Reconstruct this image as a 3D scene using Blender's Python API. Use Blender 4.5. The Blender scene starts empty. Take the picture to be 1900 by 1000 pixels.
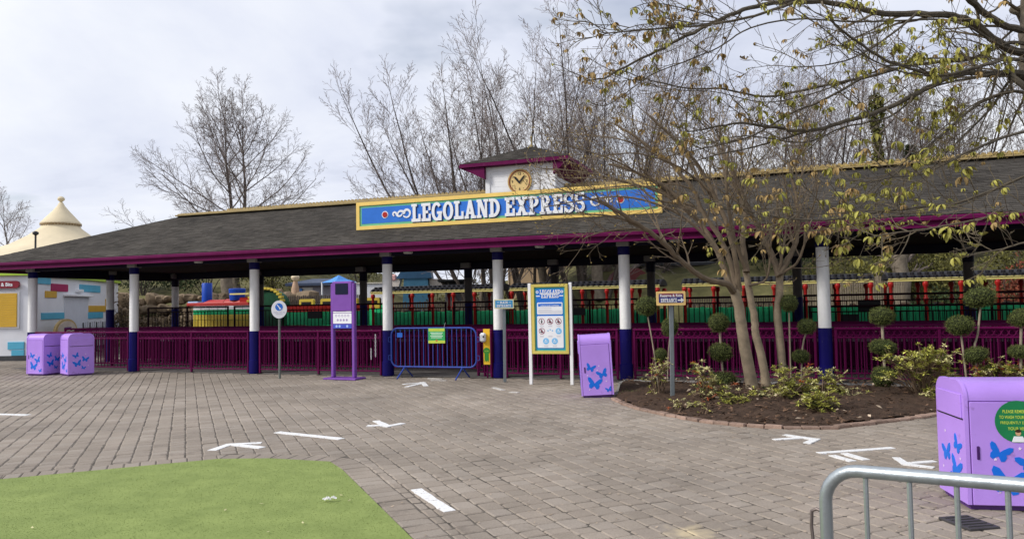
import bpy, bmesh, math, random
import numpy as np
from mathutils import Vector, Matrix, noise as mnoise
rnd = random.Random(7)
scene = bpy.context.scene
PI = math.pi
# ------------------------------------------------------------------ camera
FPX, PITCH, ROLL, EYE = 1400.0, math.atan(63.5/1400), 0.018, 1.6
cam = bpy.data.cameras.new('camera'); cam_o = bpy.data.objects.new('camera', cam)
scene.collection.objects.link(cam_o)
cam.sensor_width = 36; cam.lens = FPX/1900*36; cam.clip_start = 0.05; cam.clip_end = 3000
CAMM = Matrix.Rotation(PI/2+PITCH, 4, 'X') @ Matrix.Rotation(-ROLL, 4, 'Z')
cam_o.matrix_world = Matrix.Translation((0, 0, EYE)) @ CAMM
scene.camera = cam_o
# ------------------------------------------------------------------ world, sun, exposure
SUN_EL, SUN_AZ = math.radians(38), math.radians(252)      # azimuth clockwise from +Y
w = bpy.data.worlds.new("World"); scene.world = w; w.use_nodes = True
nt = w.node_tree; nt.nodes.clear(); N = nt.nodes.new; LK = nt.links.new
wo = N('ShaderNodeOutputWorld')
sky = N('ShaderNodeTexSky'); sky.sky_type = 'NISHITA'; sky.sun_disc = False
sky.sun_elevation = SUN_EL; sky.sun_rotation = SUN_AZ; sky.air_density = 1.0; sky.dust_density = 1.5
bg1 = N('ShaderNodeBackground'); bg1.inputs['Strength'].default_value = 0.07
LK(sky.outputs['Color'], bg1.inputs['Color'])
tc = N('ShaderNodeTexCoord'); sp = N('ShaderNodeSeparateXYZ'); LK(tc.outputs['Generated'], sp.inputs[0])
zz = N('ShaderNodeMath'); zz.operation = 'ADD'; LK(sp.outputs['Z'], zz.inputs[0]); zz.inputs[1].default_value = 0.22
zm = N('ShaderNodeMath'); zm.operation = 'MAXIMUM'; LK(zz.outputs[0], zm.inputs[0]); zm.inputs[1].default_value = 0.1
dv = N('ShaderNodeVectorMath'); dv.operation = 'DIVIDE'; LK(tc.outputs['Generated'], dv.inputs[0])
cb = N('ShaderNodeCombineXYZ'); LK(zm.outputs[0], cb.inputs[0]); LK(zm.outputs[0], cb.inputs[1]); cb.inputs[2].default_value = 1.0
LK(cb.outputs[0], dv.inputs[1])
mp = N('ShaderNodeMapping'); mp.inputs['Scale'].default_value = (0.75, 0.85, 0.75); mp.inputs['Location'].default_value = (0.5801, 9.3125, 18.8671)
LK(dv.outputs[0], mp.inputs['Vector'])
n1 = N('ShaderNodeTexNoise'); n1.inputs['Scale'].default_value = 1.0; n1.inputs['Detail'].default_value = 8; n1.inputs['Roughness'].default_value = 0.55
n1.inputs['Distortion'].default_value = 0.35
LK(mp.outputs[0], n1.inputs['Vector'])
r1 = N('ShaderNodeValToRGB'); e = r1.color_ramp.elements
e[0].position = 0.37; e[0].color = (0.38, 0.41, 0.505, 1); e[1].position = 0.60; e[1].color = (0.625, 0.64, 0.675, 1)
em = e.new(0.46); em.color = (0.51, 0.535, 0.615, 1)
LK(n1.outputs['Fac'], r1.inputs['Fac'])
bg2 = N('ShaderNodeBackground'); bg2.inputs['Strength'].default_value = 1.0; LK(r1.outputs['Color'], bg2.inputs['Color'])
n2 = N('ShaderNodeTexNoise'); n2.inputs['Scale'].default_value = 2.1; n2.inputs['Detail'].default_value = 5
LK(mp.outputs[0], n2.inputs['Vector'])
r2 = N('ShaderNodeValToRGB'); e = r2.color_ramp.elements
e[0].position = 0.26; e[0].color = (0.45,)*3+(1,); e[1].position = 0.40; e[1].color = (0.96,)*3+(1,)
LK(n2.outputs['Fac'], r2.inputs['Fac'])
mx = N('ShaderNodeMixShader'); LK(r2.outputs['Color'], mx.inputs['Fac']); LK(bg1.outputs[0], mx.inputs[1]); LK(bg2.outputs[0], mx.inputs[2])
LK(mx.outputs[0], wo.inputs['Surface'])
sd = bpy.data.lights.new('sun', 'SUN'); sd.energy = 2.0; sd.angle = math.radians(13); sd.color = (1, 0.96, 0.9)
so = bpy.data.objects.new('sun', sd); scene.collection.objects.link(so)
sdir = Vector((math.sin(SUN_AZ)*math.cos(SUN_EL), math.cos(SUN_AZ)*math.cos(SUN_EL), math.sin(SUN_EL)))
so.rotation_euler = sdir.to_track_quat('Z', 'Y').to_euler()
vs = scene.view_settings; vs.view_transform = 'Standard'; vs.look = 'None'; vs.exposure = 0.66; vs.gamma = 1; vs.use_curve_mapping = False
scene.render.engine = 'CYCLES'
# ------------------------------------------------------------------ places: rays of the surveyed photograph -> real points
R3 = CAMM.to_3x3(); CP = Vector((0, 0, EYE))
def ray(px, py): return R3 @ Vector(((px-950)/FPX, -(py-500)/FPX, -1))
def G(px, py, z=0.0):
    r = ray(px, py); return CP + r*((z-EYE)/r.z)
def PY(px, py, Y):
    r = ray(px, py); return CP + r*(Y/r.y)
def proj(p):
    v = R3.transposed() @ (Vector(p)-CP)
    return (950+FPX*v.x/-v.z, 500-FPX*v.y/-v.z) if v.z < -0.1 else (-9999, -9999)
_r = -ray(-2888, 632.6); UX = Vector((_r.x, _r.y, 0)).normalized(); VX = Vector((-UX.y, UX.x, 0))
ORG = G(924, 701); ORG.z = 0
ANG = math.atan2(UX.y, UX.x)
def uv(p): d = Vector(p)-ORG; return Vector((d.dot(UX), d.dot(VX), p[2]))
def Wd(u, v, z=0.0): return ORG + UX*u + VX*v + Vector((0, 0, z))
def BV(px, py, v):
    r = ray(px, py); t = ((ORG + VX*v - CP).dot(VX))/r.dot(VX); return uv(CP + r*t)
# ------------------------------------------------------------------ materials
MATS = {}
def M(name, rgb, rough=0.6, var=0.12, ns=6.0, bump=0.0, bs=None, metal=0.0, island=0.0, spec=0.25, emit=0, streak=False, rgb2=None, objrand=0.0, trans=0.0, wear=None):
    if name in MATS: return MATS[name]
    m = bpy.data.materials.new(name); m.use_nodes = True; t = m.node_tree; b = t.nodes['Principled BSDF']
    A = t.nodes.new; K = t.links.new
    tcn = A('ShaderNodeTexCoord'); src = tcn.outputs['Object']
    if streak:
        mpn = A('ShaderNodeMapping'); mpn.inputs['Scale'].default_value = (1, 1, 0.12); K(src, mpn.inputs['Vector']); src = mpn.outputs[0]
    n = A('ShaderNodeTexNoise'); n.inputs['Scale'].default_value = ns; n.inputs['Detail'].default_value = 6; n.inputs['Roughness'].default_value = 0.62
    K(src, n.inputs['Vector'])
    mixc = A('ShaderNodeMix'); mixc.data_type = 'RGBA'
    lo = tuple(max(0, c*(1-var)) for c in rgb); hi = tuple(min(1, c*(1+var)) for c in (rgb2 or rgb))
    mixc.inputs['A'].default_value = (*lo, 1); mixc.inputs['B'].default_value = (*hi, 1)
    rm = A('ShaderNodeMapRange'); rm.inputs['From Min'].default_value = 0.3; rm.inputs['From Max'].default_value = 0.7
    K(n.outputs['Fac'], rm.inputs['Value']); K(rm.outputs[0], mixc.inputs['Factor'])
    col = mixc.outputs['Result']
    if island or objrand:
        f = None
        if island:
            g = A('ShaderNodeNewGeometry'); f = g.outputs['Random Per Island']
        if objrand:
            oi = A('ShaderNodeObjectInfo')
            if f is None: f = oi.outputs['Random']
            else:
                ad = A('ShaderNodeMath'); ad.operation = 'ADD'; K(f, ad.inputs[0]); K(oi.outputs['Random'], ad.inputs[1])
                fr = A('ShaderNodeMath'); fr.operation = 'FRACT'; K(ad.outputs[0], fr.inputs[0]); f = fr.outputs[0]
        a = island or objrand
        mr = A('ShaderNodeMapRange'); mr.inputs['To Min'].default_value = 1-a; mr.inputs['To Max'].default_value = 1+a; K(f, mr.inputs['Value'])
        ml = A('ShaderNodeVectorMath'); ml.operation = 'SCALE'; K(col, ml.inputs[0]); K(mr.outputs[0], ml.inputs['Scale']); col = ml.outputs[0]
    if wear:
        wc, wsc, wth, wam = wear
        nw = A('ShaderNodeTexNoise'); nw.inputs['Scale'].default_value = wsc; nw.inputs['Detail'].default_value = 9; nw.inputs['Roughness'].default_value = 0.72; K(tcn.outputs['Object'], nw.inputs['Vector'])
        wr = A('ShaderNodeMapRange'); wr.inputs['From Min'].default_value = wth; wr.inputs['From Max'].default_value = wth+0.05; wr.inputs['To Max'].default_value = wam; K(nw.outputs['Fac'], wr.inputs['Value'])
        wm = A('ShaderNodeMix'); wm.data_type = 'RGBA'; K(wr.outputs[0], wm.inputs['Factor']); K(col, wm.inputs['A']); wm.inputs['B'].default_value = (*wc, 1); col = wm.outputs['Result']
    K(col, b.inputs['Base Color'])
    b.inputs['Roughness'].default_value = rough; b.inputs['Metallic'].default_value = metal
    b.inputs['Specular IOR Level'].default_value = spec
    if trans:
        b.inputs['Subsurface Weight'].default_value = 0.0
    if bump:
        nb = A('ShaderNodeTexNoise'); nb.inputs['Scale'].default_value = bs or ns*8; nb.inputs['Detail'].default_value = 5
        K(tcn.outputs['Object'], nb.inputs['Vector'])
        bn = A('ShaderNodeBump'); bn.inputs['Strength'].default_value = bump; bn.inputs['Distance'].default_value = 0.02
        K(nb.outputs['Fac'], bn.inputs['Height']); K(bn.outputs[0], b.inputs['Normal'])
        rr = A('ShaderNodeMapRange'); rr.inputs['To Min'].default_value = max(0.05, rough-0.12); rr.inputs['To Max'].default_value = min(1, rough+0.12)
        K(n.outputs['Fac'], rr.inputs['Value']); K(rr.outputs[0], b.inputs['Roughness'])
    MATS[name] = m; return m
# ------------------------------------------------------------------ mesh helper
class MB:
    def __init__(s): s.v = []; s.f = []; s.m = []; s.k = 0
    def add(s, vs_, fs_, mi=None):
        b = len(s.v); s.v.extend(vs_); s.f.extend(tuple(i+b for i in f) for f in fs_); s.m.extend([s.k if mi is None else mi]*len(fs_)); return s
    def mat(s, k): s.k = k; return s
    def box(s, c, d, rz=0.0, ch=0.0, rot=None):
        hx, hy, hz = d[0]/2, d[1]/2, d[2]/2; vs_ = []; fs = []
        if ch <= 0:
            vs_ = [Vector((x, y, z)) for x in (-hx, hx) for y in (-hy, hy) for z in (-hz, hz)]
            fs = [(0, 1, 3, 2), (4, 6, 7, 5), (0, 4, 5, 1), (2, 3, 7, 6), (0, 2, 6, 4), (1, 5, 7, 3)]
        else:
            ch = min(ch, 0.45*min(d)); idx = {}
            for sx in (-1, 1):
                for sy in (-1, 1):
                    for sz in (-1, 1):
                        for a in range(3):
                            e = [hx, hy, hz]
                            for q in range(3):
                                if q != a: e[q] -= ch
                            idx[(sx, sy, sz, a)] = len(vs_); vs_.append(Vector((sx*e[0], sy*e[1], sz*e[2])))
            for a in range(3):
                o1, o2 = [q for q in range(3) if q != a]
                for sg in (-1, 1):
                    q = []
                    for s1, s2 in ((-1, -1), (1, -1), (1, 1), (-1, 1)):
                        sgn = [0, 0, 0]; sgn[a] = sg; sgn[o1] = s1; sgn[o2] = s2; q.append(idx[(*sgn, a)])
                    flip = (sg < 0) ^ (a == 1)
                    fs.append(tuple(q[::-1] if flip else q))
            for a in range(3):
                o1, o2 = [q for q in range(3) if q != a]
                for s1 in (-1, 1):
                    for s2 in (-1, 1):
                        def I(sa, ax):
                            sgn = [0, 0, 0]; sgn[a] = sa; sgn[o1] = s1; sgn[o2] = s2; return idx[(*sgn, ax)]
                        fs.append((I(-1, o1), I(1, o1), I(1, o2), I(-1, o2)))
            for sx in (-1, 1):
                for sy in (-1, 1):
                    for sz in (-1, 1): fs.append(tuple(idx[(sx, sy, sz, a)] for a in range(3)))
        R = rot if rot is not None else (Matrix.Rotation(rz, 3, 'Z') if rz else None)
        c = Vector(c)
        s.add([(R @ p if R else p)+c for p in vs_], fs); return s
    def beam(s, a, b, wd, ht, ch=0.0):
        a = Vector(a); b = Vector(b); d = b-a; L = d.length; x = d.normalized(); up = Vector((0, 0, 1))
        if abs(x.z) > 0.98: up = Vector((0, 1, 0))
        y = up.cross(x).normalized(); z = x.cross(y)
        R = Matrix((x, y, z)).transposed(); return s.box((a+b)/2, (L, wd, ht), ch=ch, rot=R)
    def tube(s, pts, rad, n=8, cap=True, closed=False):
        pts = [Vector(p) for p in pts]
        if not hasattr(rad, '__len__'): rad = [rad]*len(pts)
        vs_ = []; fs = []; prev = None; L = len(pts)
        for i, p in enumerate(pts):
            if closed: t = pts[(i+1) % L]-pts[i-1]
            else: t = pts[min(i+1, L-1)]-pts[max(i-1, 0)]
            t = t.normalized() if t.length > 1e-9 else Vector((0, 0, 1))
            if prev is None:
                a = Vector((0, 0, 1)) if abs(t.z) < 0.9 else Vector((1, 0, 0)); x = t.cross(a).normalized()
            else:
                x = prev-t*prev.dot(t); x = x.normalized() if x.length > 1e-6 else t.orthogonal().normalized()
            prev = x; y = t.cross(x)
            for k in range(n):
                an = 2*PI*k/n; vs_.append(p+(x*math.cos(an)+y*math.sin(an))*rad[i])
        for i in range(L if closed else L-1):
            for k in range(n):
                a0 = i*n; b0 = ((i+1) % L)*n; k2 = (k+1) % n; fs.append((a0+k, a0+k2, b0+k2, b0+k))
        if cap and not closed:
            fs.append(tuple(range(n))[::-1]); fs.append(tuple((L-1)*n+k for k in range(n)))
        return s.add(vs_, fs)
    def lathe(s, prof, c=(0, 0, 0), n=20, sx=1, sy=1):
        c = Vector(c); vs_ = []; fs = []
        for r, z in prof:
            for k in range(n): vs_.append(c+Vector((r*sx*math.cos(2*PI*k/n), r*sy*math.sin(2*PI*k/n), z)))
        for i in range(len(prof)-1):
            for k in range(n): k2 = (k+1) % n; fs.append((i*n+k, i*n+k2, (i+1)*n+k2, (i+1)*n+k))
        fs.append(tuple(range(n))[::-1]); fs.append(tuple((len(prof)-1)*n+k for k in range(n)))
        return s.add(vs_, fs)
    def plate(s, poly, y0, y1):
        """polygon in the x-z plane, front at y0 (towards -y), back at y1"""
        ar = sum(poly[i][0]*poly[(i+1) % len(poly)][1]-poly[(i+1) % len(poly)][0]*poly[i][1] for i in range(len(poly)))
        if ar < 0: poly = poly[::-1]
        n = len(poly)
        vs_ = [Vector((x, y0, z)) for x, z in poly]+[Vector((x, y1, z)) for x, z in poly]
        fs = [tuple(range(n)), tuple(range(2*n-1, n-1, -1))]
        for i in range(n): j = (i+1) % n; fs.append((i, n+i, n+j, j))
        return s.add(vs_, fs)
    def flat(s, poly, z0, z1):
        """polygon in the ground plane between z0 and z1"""
        ar = sum(poly[i][0]*poly[(i+1) % len(poly)][1]-poly[(i+1) % len(poly)][0]*poly[i][1] for i in range(len(poly)))
        if ar < 0: poly = poly[::-1]
        n = len(poly)
        vs_ = [Vector((p[0], p[1], z1)) for p in poly]+[Vector((p[0], p[1], z0)) for p in poly]
        fs = [tuple(range(n)), tuple(range(2*n-1, n-1, -1))]
        for i in range(n): j = (i+1) % n; fs.append((j, i, n+i, n+j))
        return s.add(vs_, fs)
    def disc(s, cx, cz, r, y0, y1, n=28, rz=None): return s.plate([(cx+r*math.cos(2*PI*k/n), cz+(rz or r)*math.sin(2*PI*k/n)) for k in range(n)], y0, y1)
    def ringp(s, cx, cz, ro, ri, y0, y1, a0=0, a1=2*PI, n=24, ez=1.0):
        for k in range(n):
            a = a0+(a1-a0)*k/n; b = a0+(a1-a0)*(k+1)/n
            s.plate([(cx+ro*math.cos(a), cz+ez*ro*math.sin(a)), (cx+ro*math.cos(b), cz+ez*ro*math.sin(b)), (cx+ri*math.cos(b), cz+ez*ri*math.sin(b)), (cx+ri*math.cos(a), cz+ez*ri*math.sin(a))], y0, y1)
        return s
    def rect(s, x0, z0, x1, z1, y0, y1, r=0.0):
        if r <= 0: return s.plate([(x0, z0), (x1, z0), (x1, z1), (x0, z1)], y0, y1)
        p = []
        for cx, cz, a in ((x1-r, z0+r, -PI/2), (x1-r, z1-r, 0), (x0+r, z1-r, PI/2), (x0+r, z0+r, PI)):
            for k in range(5): p.append((cx+r*math.cos(a+k*PI/8), cz+r*math.sin(a+k*PI/8)))
        return s.plate(p, y0, y1)
    def text(s, body, cx, cz, h, y, bold=0.0, w=None, shear=0):
        me = text_mesh(body, bold)
        xs = [v.co.x for v in me.vertices]; ys = [v.co.y for v in me.vertices]
        x0, x1, y0_, y1_ = min(xs), max(xs), min(ys), max(ys)
        kz = h/(y1_-y0_); kx = (w/(x1-x0)) if w else kz
        s.add([Vector((cx+(v.co.x-(x0+x1)/2)*kx, y, cz+(v.co.y-(y0_+y1_)/2)*kz)) for v in me.vertices], [tuple(p.vertices) for p in me.polygons]); return s
    def build(s, name, mats, parent=None, world=False, smooth=False, loc=None, ang=40, **props):
        vs_ = s.v
        if world:
            if parent is not None:
                inv = (Matrix.Translation(parent.location) @ parent.rotation_euler.to_matrix().to_4x4()).inverted(); vs_ = [inv @ Vector(p) for p in vs_]
            elif loc is not None:
                L = Vector(loc); vs_ = [Vector(p)-L for p in vs_]
        me = bpy.data.meshes.new(name); me.from_pydata([tuple(p) for p in vs_], [], s.f)
        if not isinstance(mats, (list, tuple)): mats = [mats]
        for m in mats: me.materials.append(m)
        if len(mats) > 1: me.polygons.foreach_set('material_index', s.m)
        if smooth:
            me.polygons.foreach_set('use_smooth', [True]*len(me.polygons)); me.set_sharp_from_angle(angle=math.radians(ang))
        me.update()
        return inst(name, me, parent, loc, **props)
def inst(name, me, parent=None, loc=None, **props):
    o = bpy.data.objects.new(name, me); scene.collection.objects.link(o)
    if parent is not None: o.parent = parent
    elif loc is not None: o.location = loc
    for k, v in props.items(): o[k] = v
    return o
def thing(name, label, cat, loc=(0, 0, 0), rz=0.0, group=None, tilt=None):
    o = bpy.data.objects.new(name, None); scene.collection.objects.link(o); o.empty_display_size = 0.2
    o.location = loc; o.rotation_euler = (tilt[0] if tilt else 0, tilt[1] if tilt else 0, rz); o['label'] = label; o['category'] = cat
    if group: o['group'] = group
    return o
def dup(root, loc, rz=None, label=None, parent=None):
    r = root.copy(); scene.collection.objects.link(r)
    if parent is not None: r.parent = parent
    elif loc is not None: r.location = loc
    if rz is not None: r.rotation_euler = (r.rotation_euler[0], r.rotation_euler[1], rz)
    if label: r['label'] = label
    for ch in list(root.children): dup(ch, None, None, None, r)
    return r
_tx = {}
def text_mesh(body, bold):
    k = (body, bold)
    if k not in _tx:
        cu = bpy.data.curves.new('lettering', 'FONT'); cu.body = body; cu.size = 1; cu.align_x = 'CENTER'; cu.offset = bold; cu.resolution_u = 3
        ob = bpy.data.objects.new('lettering', cu); _tx[k] = bpy.data.meshes.new_from_object(ob); bpy.data.objects.remove(ob)
    return _tx[k]
# slab-serif capitals, unit cap height: r = rectangle, q = quad, o = ring sector (cx,cz,rx,rz,thickx,thickz,a0,a1)
SER = {
 'L': (0.86, [('r', .12, 0, .38, 1), ('r', 0, .85, .5, 1), ('r', 0, 0, .84, .17), ('r', .66, .17, .84, .42)]),
 'E': (0.86, [('r', .12, 0, .38, 1), ('r', 0, .84, .82, 1), ('r', .65, .6, .82, .84), ('r', .38, .43, .6, .59), ('r', 0, 0, .84, .16), ('r', .66, .16, .84, .4)]),
 'G': (0.94, [('o', .46, .5, .46, .52, .25, .17, .22*PI, 1.93*PI), ('r', .62, .0, .9, .46), ('r', .5, .36, .94, .5)]),
 'O': (0.94, [('o', .47, .5, .47, .52, .26, .17, 0, 2*PI)]),
 'A': (1.0, [('q', (.06, 0), (.3, 0), (.6, 1), (.38, 1)), ('q', (.64, 0), (.92, 0), (.62, 1), (.38, 1)), ('r', .26, .24, .7, .38), ('r', 0, 0, .38, .15), ('r', .56, 0, 1, .15)]),
 'N': (1.0, [('r', .1, 0, .28, 1), ('r', .72, .0, .9, 1), ('q', (.1, 1), (.4, 1), (.9, 0), (.62, 0)), ('r', 0, 0, .4, .15), ('r', 0, .85, .36, 1), ('r', .6, .85, 1, 1)]),
 'D': (0.94, [('r', .12, 0, .38, 1), ('o', .34, .5, .58, .5, .26, .16, -PI/2, PI/2), ('r', 0, .84, .38, 1), ('r', 0, 0, .38, .16)]),
 'X': (0.98, [('q', (.08, 0), (.34, 0), (.88, 1), (.62, 1)), ('q', (.64, 0), (.92, 0), (.36, 1), (.08, 1)), ('r', 0, 0, .42, .15), ('r', .56, 0, .98, .15), ('r', 0, .85, .42, 1), ('r', .56, .85, .98, 1)]),
 'P': (0.86, [('r', .12, 0, .38, 1), ('o', .36, .7, .48, .3, .26, .14, -PI/2, PI/2), ('r', 0, .86, .38, 1), ('r', 0, 0, .52, .15)]),
 'R': (0.96, [('r', .12, 0, .38, 1), ('o', .36, .72, .46, .28, .25, .13, -PI/2, PI/2), ('r', 0, .87, .38, 1), ('r', 0, 0, .48, .15), ('q', (.6, 0), (.9, 0), (.66, .5), (.38, .5)), ('r', .58, 0, .96, .15)]),
 'S': (0.8, [('o', .4, .73, .4, .29, .22, .15, .12*PI, 1.5*PI), ('o', .4, .29, .4, .3, .22, .15, -.88*PI, .5*PI), ('r', .62, .66, .76, 1), ('r', .04, 0, .18, .36)]),
 'M': (1.14, [('r', .1, 0, .3, 1), ('r', .84, 0, 1.04, 1), ('q', (.1, 1), (.38, 1), (.68, .2), (.46, .2)), ('q', (.46, .2), (.68, .2), (1.04, 1), (.76, 1)), ('r', 0, 0, .42, .15), ('r', .72, 0, 1.14, .15)]),
 'I': (0.5, [('r', .12, 0, .38, 1), ('r', 0, .85, .5, 1), ('r', 0, 0, .5, .15)]),
 'T': (0.86, [('r', .3, 0, .56, 1), ('r', 0, .84, .86, 1), ('r', 0, .6, .16, .84), ('r', .7, .6, .86, .84), ('r', .18, 0, .68, .15)]),
 'C': (0.9, [('o', .46, .5, .46, .52, .26, .17, .22*PI, 1.78*PI), ('r', .68, .62, .84, 1)]),
 ' ': (0.45, [])}
def slab(mb, body, x0, z0, x1, h, y, th=0.004):
    ws = [SER[c][0] for c in body]; gap = 0.07; tot = sum(ws)+gap*(len(ws)-1); kx = (x1-x0)/tot; x = x0; q = 0
    for c, wd in zip(body, ws):
        for pr in SER[c][1]:
            q += 1; yo = y-(q % 7)*th*0.04
            if pr[0] == 'r': mb.rect(x+pr[1]*kx, z0+pr[2]*h, x+pr[3]*kx, z0+pr[4]*h, yo, y+th)
            elif pr[0] == 'q': mb.plate([(x+a*kx, z0+b*h) for a, b in pr[1:]], yo, y+th)
            else:
                _, cx, cz, rx, rz_, tx_, tz_, a0, a1 = pr; n = 14
                for k in range(n):
                    a = a0+(a1-a0)*k/n; b = a0+(a1-a0)*(k+1)/n
                    mb.plate([(x+(cx+rx*math.cos(a))*kx, z0+(cz+rz_*math.sin(a))*h), (x+(cx+rx*math.cos(b))*kx, z0+(cz+rz_*math.sin(b))*h),
                              (x+(cx+(rx-tx_)*math.cos(b))*kx, z0+(cz+(rz_-tz_)*math.sin(b))*h), (x+(cx+(rx-tx_)*math.cos(a))*kx, z0+(cz+(rz_-tz_)*math.sin(a))*h)], yo, y+th)
        x += (wd+gap)*kx
# ------------------------------------------------------------------ palette
purple = M('purple_paint', (0.110, 0.004, 0.055), 0.5, 0.2, 3, bump=0.05, streak=True, spec=0.10, wear=((0.15, 0.04, 0.10), 5.0, 0.62, 0.4))
purple_d = M('dark_purple_paint', (0.095, 0.0035, 0.05), 0.6, 0.2, 3, spec=0.08)
navy = M('navy_paint', (0.005, 0.003, 0.090), 0.45, 0.2, 4, streak=True, spec=0.15, wear=((0.10, 0.09, 0.16), 6.0, 0.62, 0.5))
white = M('white_paint', (0.80, 0.80, 0.81), 0.5, 0.07, 3, bump=0.12, bs=30, streak=True)
white_c = M('white_print', (0.80, 0.81, 0.83), 0.45, 0.03, 4)
yellow = M('yellow_paint', (0.83, 0.58, 0.16), 0.45, 0.08, 4)
blue_s = M('sign_blue', (0.030, 0.165, 0.60), 0.4, 0.08, 3)
green_s = M('sign_green', (0.16, 0.47, 0.26), 0.4, 0.08, 3)
red_p = M('red_paint', (0.42, 0.02, 0.016), 0.4, 0.1, 4)
black = M('black_plastic', (0.012, 0.012, 0.014), 0.5, 0.2, 5)
iron = M('dark_iron_paint', (0.016, 0.004, 0.009), 0.6, 0.25, 5, spec=0.1)
green_t = M('train_green', (0.025, 0.46, 0.18), 0.35, 0.18, 4)
gold = M('ridge_tan', (0.33, 0.25, 0.115), 0.7, 0.22, 5, bump=0.2)
steel_g = M('grey_post_steel', (0.18, 0.205, 0.215), 0.45, 0.12, 8, metal=0.3)
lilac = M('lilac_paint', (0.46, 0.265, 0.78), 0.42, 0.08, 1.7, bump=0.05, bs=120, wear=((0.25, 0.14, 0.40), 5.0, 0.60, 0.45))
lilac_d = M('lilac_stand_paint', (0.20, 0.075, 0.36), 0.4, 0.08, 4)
decal = M('butterfly_blue', (0.008, 0.15, 0.68), 0.4, 0.06, 6)
pink_w = M('pale_print', (0.80, 0.66, 0.86), 0.5, 0.03, 5)
bark = M('grey_brown_bark', (0.22, 0.175, 0.125), 0.85, 0.35, 9, bump=0.6, bs=40)
bark_d = M('far_bark', (0.075, 0.06, 0.05), 0.9, 0.3, 2)
concrete = M('concrete', (0.26, 0.25, 0.235), 0.85, 0.2, 4, bump=0.25)
darkgrey = M('dark_grey_paint', (0.055, 0.055, 0.06), 0.6, 0.2, 5)
# ================================================================== ground
earth_m = M('far_ground', (0.13, 0.125, 0.09), 0.95, 0.3, 0.15)
sand_m = M('joint_sand', (0.105, 0.092, 0.076), 0.95, 0.4, 5)
MB().flat([(-1500, -400), (1500, -400), (1500, 2500), (-1500, 2500)], -0.3, -0.06).build('ground', earth_m, kind='structure')
plaza = MB().flat([(-60, -25), (40, -25), (40, 60), (-60, 60)], -0.05, -0.007).build('plaza', sand_m, kind='structure')
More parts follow.
